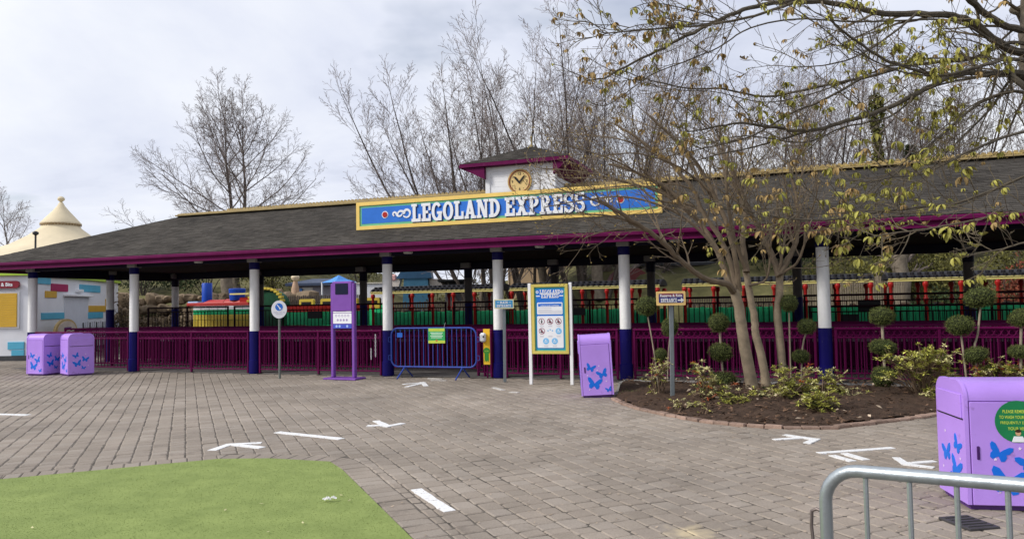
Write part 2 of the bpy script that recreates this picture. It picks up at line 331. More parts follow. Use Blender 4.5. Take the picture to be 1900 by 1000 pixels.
# paver material: each stone its own tone, plus wear and one sandy stain where it lies in the square
def paver_mat():
    m = bpy.data.materials.new('tumbled_paver'); m.use_nodes = True; t = m.node_tree; b = t.nodes['Principled BSDF']; A = t.nodes.new; K = t.links.new
    geo = A('ShaderNodeNewGeometry'); oi = A('ShaderNodeObjectInfo')
    ad = A('ShaderNodeMath'); K(geo.outputs['Random Per Island'], ad.inputs[0]); K(oi.outputs['Random'], ad.inputs[1])
    fr = A('ShaderNodeMath'); fr.operation = 'FRACT'; K(ad.outputs[0], fr.inputs[0])
    rp = A('ShaderNodeValToRGB'); e = rp.color_ramp.elements
    e[0].position = 0; e[0].color = (0.246, 0.206, 0.166, 1); e[1].position = 1; e[1].color = (0.318, 0.271, 0.224, 1)
    for p, c in ((0.2, (0.283, 0.239, 0.195, 1)), (0.5, (0.296, 0.249, 0.203, 1)), (0.62, (0.267, 0.223, 0.181, 1)), (0.85, (0.306, 0.262, 0.218, 1))): e.new(p).color = c
    K(fr.outputs[0], rp.inputs['Fac'])
    n = A('ShaderNodeTexNoise'); n.inputs['Scale'].default_value = 0.55; n.inputs['Detail'].default_value = 6; n.inputs['Roughness'].default_value = 0.6
    K(geo.outputs['Position'], n.inputs['Vector'])
    n2_ = A('ShaderNodeTexNoise'); n2_.inputs['Scale'].default_value = 60; n2_.inputs['Detail'].default_value = 6; n2_.inputs['Roughness'].default_value = 0.7
    K(geo.outputs['Position'], n2_.inputs['Vector'])
    m1 = A('ShaderNodeMapRange'); m1.inputs['From Min'].default_value = 0.3; m1.inputs['From Max'].default_value = 0.7; m1.inputs['To Min'].default_value = 0.74; m1.inputs['To Max'].default_value = 1.2; K(n.outputs['Fac'], m1.inputs['Value'])
    m2 = A('ShaderNodeMapRange'); m2.inputs['From Min'].default_value = 0.3; m2.inputs['From Max'].default_value = 0.7; m2.inputs['To Min'].default_value = 0.82; m2.inputs['To Max'].default_value = 1.18; K(n2_.outputs['Fac'], m2.inputs['Value'])
    mm = A('ShaderNodeMath'); mm.operation = 'MULTIPLY'; K(m1.outputs[0], mm.inputs[0]); K(m2.outputs[0], mm.inputs[1])
    sc_ = A('ShaderNodeVectorMath'); sc_.operation = 'SCALE'; K(rp.outputs['Color'], sc_.inputs[0]); K(mm.outputs[0], sc_.inputs['Scale'])
    st = G(1285, 988); ds = A('ShaderNodeVectorMath'); ds.operation = 'DISTANCE'; K(geo.outputs['Position'], ds.inputs[0]); ds.inputs[1].default_value = tuple(st)
    nd = A('ShaderNodeTexNoise'); nd.inputs['Scale'].default_value = 9; nd.inputs['Detail'].default_value = 6; K(geo.outputs['Position'], nd.inputs['Vector'])
    dd = A('ShaderNodeMath'); dd.operation = 'MULTIPLY_ADD'; K(nd.outputs['Fac'], dd.inputs[0]); dd.inputs[1].default_value = 0.42; K(ds.outputs['Value'], dd.inputs[2])
    mk = A('ShaderNodeMapRange'); mk.inputs['From Min'].default_value = 0.22; mk.inputs['From Max'].default_value = 0.42; mk.inputs['To Min'].default_value = 0.8; mk.inputs['To Max'].default_value = 0.0; K(dd.outputs[0], mk.inputs['Value'])
    mix = A('ShaderNodeMix'); mix.data_type = 'RGBA'; K(mk.outputs[0], mix.inputs['Factor']); K(sc_.outputs[0], mix.inputs['A']); mix.inputs['B'].default_value = (0.55, 0.45, 0.28, 1)
    cur = mix.outputs['Result']
    for sc2, th0, amt, colr in ((1.7, 0.60, 0.38, (0.13, 0.105, 0.085)), (7.0, 0.655, 0.55, (0.46, 0.41, 0.35)), (23.0, 0.70, 0.7, (0.07, 0.06, 0.055)), (3.1, 0.66, 0.35, (0.15, 0.15, 0.085))):
        np_ = A('ShaderNodeTexNoise'); np_.inputs['Scale'].default_value = sc2; np_.inputs['Detail'].default_value = 7; np_.inputs['Roughness'].default_value = 0.65; K(geo.outputs['Position'], np_.inputs['Vector'])
        mr_ = A('ShaderNodeMapRange'); mr_.inputs['From Min'].default_value = th0; mr_.inputs['From Max'].default_value = th0+0.07; mr_.inputs['To Max'].default_value = amt; K(np_.outputs['Fac'], mr_.inputs['Value'])
        mx_ = A('ShaderNodeMix'); mx_.data_type = 'RGBA'; K(mr_.outputs[0], mx_.inputs['Factor']); K(cur, mx_.inputs['A']); mx_.inputs['B'].default_value = (*colr, 1); cur = mx_.outputs['Result']
    K(cur, b.inputs['Base Color']); b.inputs['Roughness'].default_value = 0.78; b.inputs['Specular IOR Level'].default_value = 0.35
    bn = A('ShaderNodeBump'); bn.inputs['Strength'].default_value = 0.5; bn.inputs['Distance'].default_value = 0.006; K(n2_.outputs['Fac'], bn.inputs['Height']); K(bn.outputs[0], b.inputs['Normal'])
    return m
paver_m = paver_mat()
# lawn outline (real ground points)
lawn = [G(*p) for p in ((-420, 934), (0, 890), (405, 852), (500, 851), (612, 857), (634, 871), (765, 1000))]
dl = (lawn[6]-lawn[5]).normalized(); lawn.append(lawn[6]+dl*3.2); lawn.append(Vector((-8.5, 2.0, 0)))
lawn2 = [(p.x, p.y) for p in lawn]
def inside(poly, x, y):
    r = False; j = len(poly)-1
    for i in range(len(poly)):
        xi, yi = poly[i]; xj, yj = poly[j]
        if (yi > y) != (yj > y) and x < (xj-xi)*(y-yi)/(yj-yi)+xi: r = not r
        j = i
    return r
def edge_dist(a, b, x, y):
    ax, ay = a; bx, by = b; dx, dy = bx-ax, by-ay; L2 = dx*dx+dy*dy
    t = max(0, min(1, ((x-ax)*dx+(y-ay)*dy)/L2)); return math.hypot(x-ax-t*dx, y-ay-t*dy), t
# bed outline: front curve along the brick edging, back along the concrete strip
bed_px = [(1139, 741), (1158, 750), (1180, 758), (1232, 770), (1298, 782), (1370, 790), (1460, 795), (1540, 795), (1600, 788), (1660, 781), (1744, 769)]
bed_front = [G(*p) for p in bed_px]
bed_front += [bed_front[-1]+Vector((1.3, 0.28, 0)), bed_front[-1]+Vector((3.2, 0.2, 0)), bed_front[-1]+Vector((5.5, -0.4, 0))]
bed_b0 = Wd(3.0, -1.0); bed_b1 = Wd(13.5, -0.85)
bed_poly = [(p.x, p.y) for p in bed_front]+[(bed_b1.x, bed_b1.y), (bed_b0.x, bed_b0.y)]
strip = [Wd(2.85, -1.0), Wd(13.6, -0.85), Wd(13.6, -0.3), Wd(2.85, -0.3)]
pa = Vector((math.sin(math.radians(-23.4)), math.cos(math.radians(-23.4)), 0)); pb = Vector((pa.y, -pa.x, 0))
def clip(poly, a, b):                     # keep the part of a convex polygon left of a->b
    out = []
    def sd_(p): return (b[0]-a[0])*(p[1]-a[1])-(b[1]-a[1])*(p[0]-a[0])
    for i in range(len(poly)):
        p, q = poly[i], poly[(i+1) % len(poly)]; sp_, sq = sd_(p), sd_(q)
        if sp_ >= 0: out.append(p)
        if (sp_ >= 0) != (sq >= 0): t = sp_/(sp_-sq); out.append((p[0]+(q[0]-p[0])*t, p[1]+(q[1]-p[1])*t))
    return out
BW = 0.27                                 # width of the border course round the lawn
cw = sum(lawn2[i][0]*lawn2[(i+1) % len(lawn2)][1]-lawn2[(i+1) % len(lawn2)][0]*lawn2[i][1] for i in range(len(lawn2))) < 0   # lawn runs clockwise
outer = []
def off_edge(i):
    a, b = Vector(lawn2[i]), Vector(lawn2[(i+1) % len(lawn2)]); d = (b-a).normalized(); nrm = Vector((-d.y, d.x)) if cw else Vector((d.y, -d.x)); return a+nrm*BW, b+nrm*BW, nrm, d
def paver_geo(poly, r, zt, bev=0.009):
    cx = sum(p[0] for p in poly)/len(poly); cy = sum(p[1] for p in poly)/len(poly); n = len(poly)
    tx, ty = r.uniform(-.022, .022), r.uniform(-.022, .022); vs_ = []
    mn = 1.0
    for i in range(n):
        a_, b_ = poly[i], poly[(i+1) % n]; el = math.hypot(b_[0]-a_[0], b_[1]-a_[1])
        if el > 1e-6: mn = min(mn, abs((b_[0]-a_[0])*(cy-a_[1])-(b_[1]-a_[1])*(cx-a_[0]))/el)
    bev = min(bev, mn*.3); k = 1-bev/max(mn, 1e-4)
    for p in poly:
        x, y = cx+(p[0]-cx)*k, cy+(p[1]-cy)*k; vs_.append(Vector((x, y, zt+tx*(x-cx)+ty*(y-cy))))
    for p in poly: vs_.append(Vector((p[0], p[1], zt-bev*0.8+tx*(p[0]-cx)+ty*(p[1]-cy))))
    for p in poly: vs_.append(Vector((p[0], p[1], -0.02)))
    fs = [tuple(range(n))]
    for i in range(n):
        j = (i+1) % n; fs.append((j, i, n+i, n+j)); fs.append((n+j, n+i, 2*n+i, 2*n+j))
    return vs_, fs, (cx, cy)
pr = random.Random(11); CW = 0.178; J = 0.0032; field = MB(); cand = []
dep = (Wd(0, 0, 0))
for ci in range(-140, 150):
    b0 = ci*CW; s_ = -4+pr.random()*0.2
    while s_ < 36:
        L = pr.choice((0.135, 0.17, 0.18, 0.19, 0.23)); s0 = s_; s_ += L
        c = pb*(b0+CW/2)+pa*(s0+L/2); x, y = c.x, c.y
        if y < 2.6 or y > 31 or x < -0.75*y-1.5 or x > 0.75*y+1.5: continue
        q = uv((x, y, 0))
        if q.y > -0.15 and q.x > -14.45: continue
        if q.x < -17.2 and q.y > 2.7: continue
        if y < 4.0 and abs(x) > 4: continue
        if inside(bed_poly, x, y) or (q.x > 2.85 and q.y > -1.0): continue
        if inside(lawn2, x, y): continue
        j1, j2 = J*pr.uniform(.5, 1.8), J*pr.uniform(.5, 1.8)
        poly = [(b0+j1, s0+j2), (b0+CW-j1, s0+j2), (b0+CW-j1, s0+L-j2), (b0+j1, s0+L-j2)]
        poly = [(p[0]+pr.gauss(0, .003), p[1]+pr.gauss(0, .003)) for p in poly]
        if y < 13:                          # chipped corners
            cc = [pr.uniform(.006, .02) for _ in range(4)]; p4 = poly; poly = []
            for i, (sx, sy) in enumerate(((1, 1), (-1, 1), (-1, -1), (1, -1))):
                px_, py_ = p4[i]; aa = (px_+sx*cc[i], py_); bb = (px_, py_+sy*cc[i]); poly += [bb, aa] if i in (0, 2) else [aa, bb]
        poly = [(pb.x*p[0]+pa.x*p[1], pb.y*p[0]+pa.y*p[1]) for p in poly]
        clipped = False; dead = False
        for i in range(len(lawn2)-1):
            d, t = edge_dist(lawn2[i], lawn2[i+1], x, y)
            if d < BW+0.2:
                a, b, nr, dd_ = off_edge(i)
                if 0 < t < 1 or d < BW:
                    q0, q1 = (a, b) if cw else (b, a)
                    n0 = len(poly); A0 = poly; poly = clip(poly, q0, q1)
                    if len(poly) < 3: dead = True; break
                    if poly != A0: clipped = True
        if dead: continue
        ar = abs(sum(poly[i][0]*poly[(i+1) % len(poly)][1]-poly[(i+1) % len(poly)][0]*poly[i][1] for i in range(len(poly))))/2
        if ar < 0.002: continue
        if sum(poly[i][0]*poly[(i+1) % len(poly)][1]-poly[(i+1) % len(poly)][0]*poly[i][1] for i in range(len(poly))) < 0: poly = poly[::-1]
        pxy = proj((x, y, 0)); cand.append((y if (-20 < pxy[0] < 1920 and pxy[1] < 1010) else 99, poly))
# border course, laid across the lawn edge
border = []
for i in range(0, len(lawn2)-2):
    a, b = Vector(lawn2[i]), Vector(lawn2[i+1]); d = (b-a).normalized(); nr = off_edge(i)[2]; L = (b-a).length; n = max(1, int(L/0.15)); st_ = L/n
    for k in range(n):
        g_ = 0.004; p0 = a+d*(k*st_+g_); p1 = a+d*((k+1)*st_-g_); o0 = nr*0.012; o1 = nr*(BW-0.006)
        poly = [(p0+o0)[:], (p1+o0)[:], (p1+o1)[:], (p0+o1)[:]]
        if sum(poly[j][0]*poly[(j+1) % 4][1]-poly[(j+1) % 4][0]*poly[j][1] for j in range(4)) < 0: poly = poly[::-1]
        m_ = (p0+p1)/2; pxy = proj((m_.x, m_.y, 0)); vis = -20 < pxy[0] < 1920 and pxy[1] < 1010
        border.append((m_.y if vis else 99, poly))
for i in range(1, len(lawn2)-2):          # wedge stones round the lawn corners
    P_ = Vector(lawn2[i]); n1_, n2_ = off_edge(i-1)[2], off_edge(i)[2]; an_ = n1_.angle(n2_); turn = n1_.x*n2_.y-n1_.y*n2_.x
    if an_ < .04 or (turn > 0) == cw: continue
    m_ = max(1, int(an_/.3)); ns_ = [n1_.lerp(n2_, k/m_).normalized() for k in range(m_+1)]
    for k in range(m_):
        poly = [(P_+ns_[k]*.02)[:], (P_+ns_[k]*(BW-.006))[:], (P_+ns_[k+1]*(BW-.006))[:], (P_+ns_[k+1]*.02)[:]]
        if sum(poly[j][0]*poly[(j+1) % 4][1]-poly[(j+1) % 4][0]*poly[j][1] for j in range(4)) < 0: poly = poly[::-1]
        border.append((P_.y, poly))
allp = [(d, p, 'paver') for d, p in cand]+[(d+0.0, p, 'border_paver') for d, p in border]
allp.sort(key=lambda q: q[0])
for i, (d, poly, nm) in enumerate(allp):
    zt = pr.gauss(0, .0016); vs_, fs, c = paver_geo(poly, pr, zt)
    if i < 296 and d < 90:
        o = MB().add([v-Vector((c[0], c[1], 0)) for v in vs_], fs).build(nm, paver_m, parent=plaza); o.location = (c[0], c[1], 0)
    else: field.add(vs_, fs)
field.build('paver_field', paver_m, parent=plaza, kind='stuff')
# lawn: artificial turf with short blades
turf_m = M('artificial_turf', (0.205, 0.265, 0.075), 0.85, 0.10, 3.0, bump=0.05, bs=260, rgb2=(0.235, 0.29, 0.09), spec=0.2)
blade_m = M('turf_blade', (0.225, 0.285, 0.085), 0.7, 0.12, 2.2, island=0.08, spec=0.25)
lawn_o = MB().flat([p for p in lawn2], -0.02, 0.008).build('lawn', turf_m, kind='structure')
gr = random.Random(3); bl = MB(); cnt = 0
bb = [min(p[0] for p in lawn2), max(p[0] for p in lawn2), 3.6, max(p[1] for p in lawn2)]
while cnt < 110000:
    x = gr.uniform(bb[0], bb[1]); y = bb[2]+(bb[3]-bb[2])*gr.random()**1.25
    pxy = proj((x, y, 0))
    if not (-700 < pxy[0] < 1300 and pxy[1] < 1300) or not inside(lawn2, x, y): continue
    a = gr.uniform(0, PI); h = gr.uniform(.0025, .0055); dx, dy = math.cos(a)*.0035, math.sin(a)*.0035; lx, ly = gr.gauss(0, .005), gr.gauss(0, .005); b_ = len(bl.v)
    bl.v += [(x-dx, y-dy, .007), (x+dx, y+dy, .007), (x+lx, y+ly, .007+h)]; bl.f.append((b_, b_+1, b_+2)); bl.m.append(0); cnt += 1
bl.build('turf_blades', blade_m, kind='stuff', category='grass', label='short green blades of the artificial lawn')
# brick edging and soil of the planting bed
brick_m = M('red_brown_brick', (0.29, 0.20, 0.155), 0.8, 0.25, 14, bump=0.4, objrand=0.22)
soil_m = M('bark_soil', (0.06, 0.036, 0.023), 0.95, 0.45, 9, bump=1.0, bs=45)
edging = thing('bed_edging', 'curved row of red brown bricks edging the soil bed', 'kerb', tuple(bed_front[4]))
seg = [0]
for i in range(len(bed_front)-1): seg.append(seg[-1]+(bed_front[i+1]-bed_front[i]).length)
def along(pts, acc, s):
    for i in range(len(pts)-1):
        if s <= acc[i+1] or i == len(pts)-2:
            t = (s-acc[i])/(acc[i+1]-acc[i]); return pts[i].lerp(pts[i+1], t), (pts[i+1]-pts[i]).normalized()
bme = []
for k in range(4):
    q = MB().box((0, 0, 0), (0.208, 0.1, 0.09), ch=0.009)
    q.v = [v+Vector((rnd.gauss(0, .002), rnd.gauss(0, .002), rnd.gauss(0, .002))) for v in q.v]
    o = q.build('brick', brick_m, edging); bme.append(o.data); bpy.data.objects.remove(o)
s = 0.1
while s < seg[-1]-0.1:
    p, d = along(bed_front, seg, s); nr = Vector((-d.y, d.x, 0))
    o = inst('brick', bme[rnd.randrange(4)], edging); o.location = p+nr*0.0+Vector((0, 0, -0.012+rnd.gauss(0, .004)))-Vector(edging.location)
    o.rotation_euler = (rnd.gauss(0, .03), rnd.gauss(0, .02), math.atan2(d.y, d.x)+rnd.gauss(0, .02)); s += 0.217
sg = MB(); nx, ny = 110, 26
for i in range(nx+1):
    t = i/nx; pf, d = along(bed_front, seg, seg[-1]*t); pf = pf+Vector((-d.y, d.x, 0))*0.05; pk = bed_b0.lerp(bed_b1, t)
    for j in range(ny+1):
        p = pf.lerp(pk, j/ny); h = 0.03+0.16*math.sin(PI*min(1, j/ny*1.2)*0.5)*(1-0.7*(j/ny)**3)
        h += 0.045*mnoise.fractal(p*3.1, 1, 2, 4)+0.018*mnoise.noise(p*17)
        sg.v.append((p.x, p.y, max(0.0, h)))
for i in range(nx):
    for j in range(ny): a = i*(ny+1)+j; sg.f.append((a, a+ny+1, a+ny+2, a+1)); sg.m.append(0)
bed = sg.build('planting_bed', soil_m, kind='structure', smooth=True)
def bed_h(x, y):
    p = Vector((x, y, 0)); d = min(edge_dist(bed_poly[i], bed_poly[i+1], x, y)[0] for i in range(len(bed_front)-1)); return 0.03+0.14*min(1, d/1.6)
chip_m = M('bark_chips', (0.11, 0.065, 0.04), 0.9, 0.4, 3, island=0.6)
ch = MB()
for _ in range(5200):
    x = rnd.uniform(1.6, 9.5); y = rnd.uniform(9, 14.5)
    if not inside(bed_poly, x, y): continue
    L, w_ = rnd.uniform(.012, .05), rnd.uniform(.006, .016); R = Matrix.Rotation(rnd.uniform(0, 6.3), 3, 'Z') @ Matrix.Rotation(rnd.gauss(0, .35), 3, 'X') @ Matrix.Rotation(rnd.gauss(0, .3), 3, 'Y')
    c = Vector((x, y, bed_h(x, y)+rnd.uniform(-.01, .03))); ch.add([c+R @ Vector(v) for v in ((-L, -w_, 0), (L, -w_*.6, .004), (L*.8, w_, 0), (-L, w_, .003))], [(0, 1, 2, 3)])
ch.build('bark_mulch', chip_m, kind='stuff', category='mulch', label='dark bark chips strewn over the soil bed')
lt_m = M('dry_leaf', (0.42, 0.33, 0.24), 0.8, 0.3, 5, island=0.4); lt = MB()
for _ in range(170):
    x = rnd.uniform(1.6, 9.0); y = rnd.uniform(9, 14.0)
    if not inside(bed_poly, x, y): continue
    a = rnd.uniform(0, 6.3); L = rnd.uniform(.02, .06); c = Vector((x, y, bed_h(x, y)+.035)); d = Vector((math.cos(a), math.sin(a), rnd.gauss(0, .25))); n_ = Vector((-d.y, d.x, rnd.gauss(0, .3)))
    lt.add([c-d*L, c+n_*L*.35, c+d*L, c-n_*L*.35+Vector((0, 0, .01))], [(0, 1, 2, 3)])
for _ in range(260):
    p = G(rnd.uniform(700, 1750), rnd.uniform(720, 995)); a = rnd.uniform(0, 6.3); L = rnd.uniform(.008, .02)
    if inside(lawn2, p.x, p.y) or inside(bed_poly, p.x, p.y): continue
    d = Vector((math.cos(a), math.sin(a), .1)); n_ = Vector((-d.y, d.x, .1)); c = p+Vector((0, 0, .008)); lt.add([c-d*L, c+n_*L*.4, c+d*L, c-n_*L*.4], [(0, 1, 2, 3)])
lt.build('leaf_litter', lt_m, kind='stuff', category='leaf litter', label='dry fallen leaf scraps on the bed and paving')
MB().flat([p[:2] for p in strip], -0.05, 0.05).build('concrete_strip', concrete, kind='structure')
MB().flat([G(*p)[:2] for p in ((1139, 735), (1150, 708), (1170, 708), (1176, 725))], -0.03, 0.012).build('concrete_apron', concrete, kind='structure')
# painted lines and arrows on the paving
paint_m = M('road_paint', (0.78, 0.78, 0.775), 0.6, 0.06, 30, bump=0.35, bs=70, wear=((0.36, 0.32, 0.28), 16.0, 0.575, 0.8))
def stroke(mb, p, q, wd):
    a, b = G(*p), G(*q); d = (b-a).normalized(); n_ = Vector((-d.y, d.x, 0))*wd/2; L = (b-a).length; k = max(2, int(L/0.12)); top = []; bot = []
    for i in range(k+1):
        t = i/k; c = a.lerp(b, t); top.append(c+n_*rnd.uniform(.88, 1.1)); bot.append(c-n_*rnd.uniform(.88, 1.1))
    z = 0.007+0.0006*mb.k; mb.k += 1
    mb.flat([v[:2] for v in bot+top[::-1]], -0.004, z)
def marking(label, strokes, wd, name='arrow_marking', grp='white arrows painted on the paving'):
    mb = MB()
    for p, q in strokes: stroke(mb, p, q, wd)
    mb.m = [0]*len(mb.m)
    c = G(*strokes[0][0]); mb.build(name, paint_m, world=True, loc=(c.x, c.y, 0), label=label, category='floor marking', group=grp)
marking('white arrow in front of the blue barrier by the gate', [((748, 713), (789, 709.5)), ((754, 718), (783, 711)), ((783, 709), (791, 716.5))], .1)
marking('white arrow on the paving below the main noticeboard, pointing to the camera', [((681, 790), (720, 789.5)), ((697, 781), (717, 790)), ((714, 792), (748, 785.5))], .1)
marking('white arrow just behind the green lawn edge', [((393, 836), (427, 824)), ((422, 825), (485, 822)), ((428, 824.5), (487, 831))], .1)
marking('white arrow beside the curved brick bed edging', [((1436, 816), (1497, 811.5)), ((1455, 807), (1512, 815)), ((1515, 814), (1497, 822.5))], .085)
marking('white barred arrow under the long white dash at right', [((1543, 845), (1583, 856)), ((1566, 841.5), (1607, 853.5))], .085)
marking('white arrow close to the front purple bin', [((1662, 849), (1682, 862)), ((1676, 860.5), (1735, 856)), ((1678, 861), (1733, 868))], .075)
marking('long white dash behind the green lawn', [((514, 802), (634, 814.5))], .11, 'line_marking', 'white dashes painted on the paving')
marking('white dash at the far left of the paving', [((-30, 768), (53, 770))], .11, 'line_marking', 'white dashes painted on the paving')
marking('broad white dash beside the right lawn edge', [((772, 908), (834, 949))], .095, 'line_marking', 'white dashes painted on the paving')
marking('long white dash left of the front purple bin', [((1519, 841), (1657, 831))], .085, 'line_marking', 'white dashes painted on the paving')
marking('short white dash under the grey barrier rail', [((1670, 884), (1716, 890))], .07, 'line_marking', 'white dashes painted on the paving')
scuff_m = M('worn_paint', (0.55, 0.53, 0.50), 0.7, 0.35, 14, bump=0.3)
for lab, st_ in (('worn pale paint patch at the foot of the blue barrier', [((795, 702), (822, 703)), ((800, 706), (828, 706))]), ('worn pale paint dashes in front of the noticeboard post', [((915, 719), (934, 724)), ((947, 727.5), (962, 728.5))])):
    mb = MB()
    for p, q in st_: stroke(mb, p, q, .09)
    mb.m = [0]*len(mb.m); c = G(*st_[0][0]); mb.build('worn_marking', scuff_m, world=True, loc=(c.x, c.y, 0), label=lab, category='floor marking')
# ================================================================== station pavilion (local frame: x along the front, y into the building)
FU = [-14.15, -10.4, -6.5, -2.75, 0.0, 2.8, 6.6, 10.4, 14.2]
BVd = 5.4
stn = thing('station_pavilion', 'long open station with dark shingle hip roof, purple fascia and white and navy columns', 'station', tuple(ORG), ANG)
shing_m = M('roof_shingle', (0.060, 0.0535, 0.046), 0.95, 0.3, 1.2, bump=0.5, bs=60, island=0.24, spec=0.12)
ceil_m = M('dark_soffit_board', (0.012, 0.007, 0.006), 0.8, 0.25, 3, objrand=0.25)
capm = M('column_cap_grey', (0.30, 0.29, 0.28), 0.7, 0.12, 8)
colw = M('column_white', (0.80, 0.795, 0.78), 0.6, 0.06, 4, bump=0.45, bs=34)
col_shaded = M('inner_column_shaded', (0.10, 0.088, 0.08), 0.6, 0.12, 4)  # inner columns: shade under the roof put into the colour as a darker tone
navy_b = M('beam_navy', (0.006, 0.005, 0.022), 0.6, 0.2, 3)
def column(u, v, zb, rad, base=0.0, top=2.86, capz=2.565, m=None, inner=False):
    c = MB().lathe([(rad, base), (rad, top)], n=20).build('column', m or colw, stn, smooth=True); c.location = (u, v, 0)
    # sleeve (blue foot) and collar as sub-parts, standing proud of the shaft
    q = MB().lathe([(rad+.022, base), (rad+.022, base+.32), (rad+.008, base+.33), (rad+.008, zb)], n=20); q.build('foot_sleeve', navy, c, smooth=True)
    q = MB().lathe([(rad+.010, capz), (rad+.010, 2.74)], n=20); q.build('collar', navy_b if inner else navy, c, smooth=True)
    q = MB().box((0, 0, 2.80), (.262, .262, .12), ch=.01) if not inner else MB().box((0, -.1, 2.76), (.29, .29, .15), ch=.01); q.build('capital', capm, c)
    return c
for i, u in enumerate(FU[:7]): column(u, 0.1, 1.04, .115)
for u in FU[7:]: column(u, 0.1, 1.04, .115)
column(-14.2, 2.75, 1.64, .115)
for u in (-14.15, -10.55, -6.6, -3.0, -0.3, 2.45, 6.2, 10.05, 14.1): column(u, BVd, 1.64, .115, capz=2.40, m=colw if u < -12 else col_shaded, inner=True)
# roof
E0, E1, UL, UR, RZ, EZ = -0.62, 6.05, -16.0, 17.5, 4.44, 3.0
RL, RR, RV = -11.25, 14.5, 2.72
SLF = (RZ-EZ)/(RV-E0); SLL = (RZ-EZ)/(RL-UL)
roof = MB()
def q4(mb, *p): mb.add([Vector(x) for x in p], [tuple(range(len(p)))])
# shell: top and underside of the slope, 6 cm thick
for dz in (-0.02, -0.09):
    q4(roof, (UL, E0, EZ+dz), (UR, E0, EZ+dz), (RR, RV, RZ+dz), (RL, RV, RZ+dz)); q4(roof, (UL, E1, EZ+dz), (RL, RV, RZ+dz), (RR, RV, RZ+dz), (UR, E1, EZ+dz))
    q4(roof, (UL, E0, EZ+dz), (RL, RV, RZ+dz), (UL, E1, EZ+dz)); q4(roof, (UR, E0, EZ+dz), (UR, E1, EZ+dz), (RR, RV, RZ+dz))
roof_o = roof.build('roof', shing_m, stn)
sh = MB(); sr = random.Random(5)
def shingle_slope(p0, ux, up, width_at, rows, ex):
    for k in range(rows):
        t0 = k*ex; lo, hi = width_at(t0); x = lo-sr.random()*.2
        while x < hi:
            w_ = sr.choice((.16, .2, .24, .3)); a, b = max(lo, x), min(hi, x+w_-.006); x += w_
            if b-a < .03: continue
            th = sr.uniform(.005, .011); dn = sr.uniform(-.008, .008)
            nrm = ux.cross(up); z0 = p0+ux*a+up*(t0-.01+dn); z1 = p0+ux*b+up*(t0-.01+dn); lo2, hi2 = width_at(t0+ex)
            a2, b2 = max(a, lo2), min(b, hi2)
            if b2 <= a2: a2 = b2 = (a2+b2)/2
            w0 = p0+ux*a2+up*(t0+ex*1.04); w1 = p0+ux*b2+up*(t0+ex*1.04)
            sh.add([z0+nrm*th, z1+nrm*th, w1+nrm*.001, w0+nrm*.001, z0, z1], [(0, 1, 2, 3), (4, 5, 1, 0), (4, 0, 3), (5, 2, 1)])
upf = Vector((0, RV-E0, RZ-EZ)); LF = upf.length; upf.normalize()
shingle_slope(Vector((UL, E0, EZ+.002)), Vector((1, 0, 0)), upf, lambda t: ((RL-UL)*min(1, t/LF), (UR-UL)-(UR-RR)*min(1, t/LF)), int(LF/.11), .11)
upl = Vector((RL-UL, 0, RZ-EZ)); LL = upl.length; upl.normalize()
shingle_slope(Vector((UL, E1, EZ+.002)), Vector((0, -1, 0)), upl, lambda t: ((E1-RV)*min(1, t/LL), (E1-E0)-(RV-E0)*min(1, t/LL)), int(LL/.11), .11)
sh.build('shingles', shing_m, stn, kind='stuff')
# ridge capping with its scalloped cresting, hip caps
rc = MB(); rc.beam((RL-.1, RV-.11, RZ-.005), (RR, RV-.11, RZ-.005), .24, .035); rc.beam((RL-.1, RV+.11, RZ-.005), (RR, RV+.11, RZ-.005), .24, .035); rc.beam((RL-.2, RV, RZ+.02), (RR, RV, RZ+.02), .09, .11, ch=.02)
rc.build('ridge_cap', gold, stn)
cr = MB(); u = RL+1.7
while u < RR:
    cr.plate([(u+.052*math.cos(PI*k/6), RZ+.07+.062*math.sin(PI*k/6)) for k in range(7)], RV-.02, RV+.02); u += .115
cr.build('ridge_cresting', gold, stn, kind='stuff')
# moss on the right half of the ridge
mo = MB()
for _ in range(2600):
    u = 2.5+12*sr.random()**.8; t = abs(sr.gauss(0, .11)); sgn = sr.choice((-1, -1, 1)); c = Vector((u, RV+sgn*t, RZ+.06-t*SLF)); r_ = sr.uniform(.015, .045); a = sr.random()*6.3
    mo.add([c+Vector((r_*math.cos(a+k*2.1), r_*.8*math.sin(a+k*2.1), sr.uniform(0, .03))) for k in range(3)]+[c+Vector((0, 0, r_*.9))], [(0, 1, 3), (1, 2, 3), (2, 0, 3)])
mo.build('ridge_moss', M('dry_moss', (0.33, 0.235, 0.07), 0.95, 0.4, 6, island=0.35), stn, kind='stuff')
# fascia with gutter lip
def fascia(a, b):
    mb = MB(); a = Vector(a); b = Vector(b); mb.beam(a+Vector((0, 0, 2.885)), b+Vector((0, 0, 2.885)), .05, .205); d = (b-a).normalized(); n_ = Vector((d.y, -d.x, 0))
    mb.beam(a+n_*.055+Vector((0, 0, 2.935)), b+n_*.055+Vector((0, 0, 2.935)), .075, .095, ch=.02)
    mb.beam(a+n_*.035+Vector((0, 0, 2.80)), b+n_*.035+Vector((0, 0, 2.80)), .04, .035)
    mb.build('fascia', purple, stn)
fascia((UL, E0, 0), (UR, E0, 0)); fascia((UL, E1, 0), (UL, E0, 0)); fascia((UR, E1, 0), (UL, E1, 0))
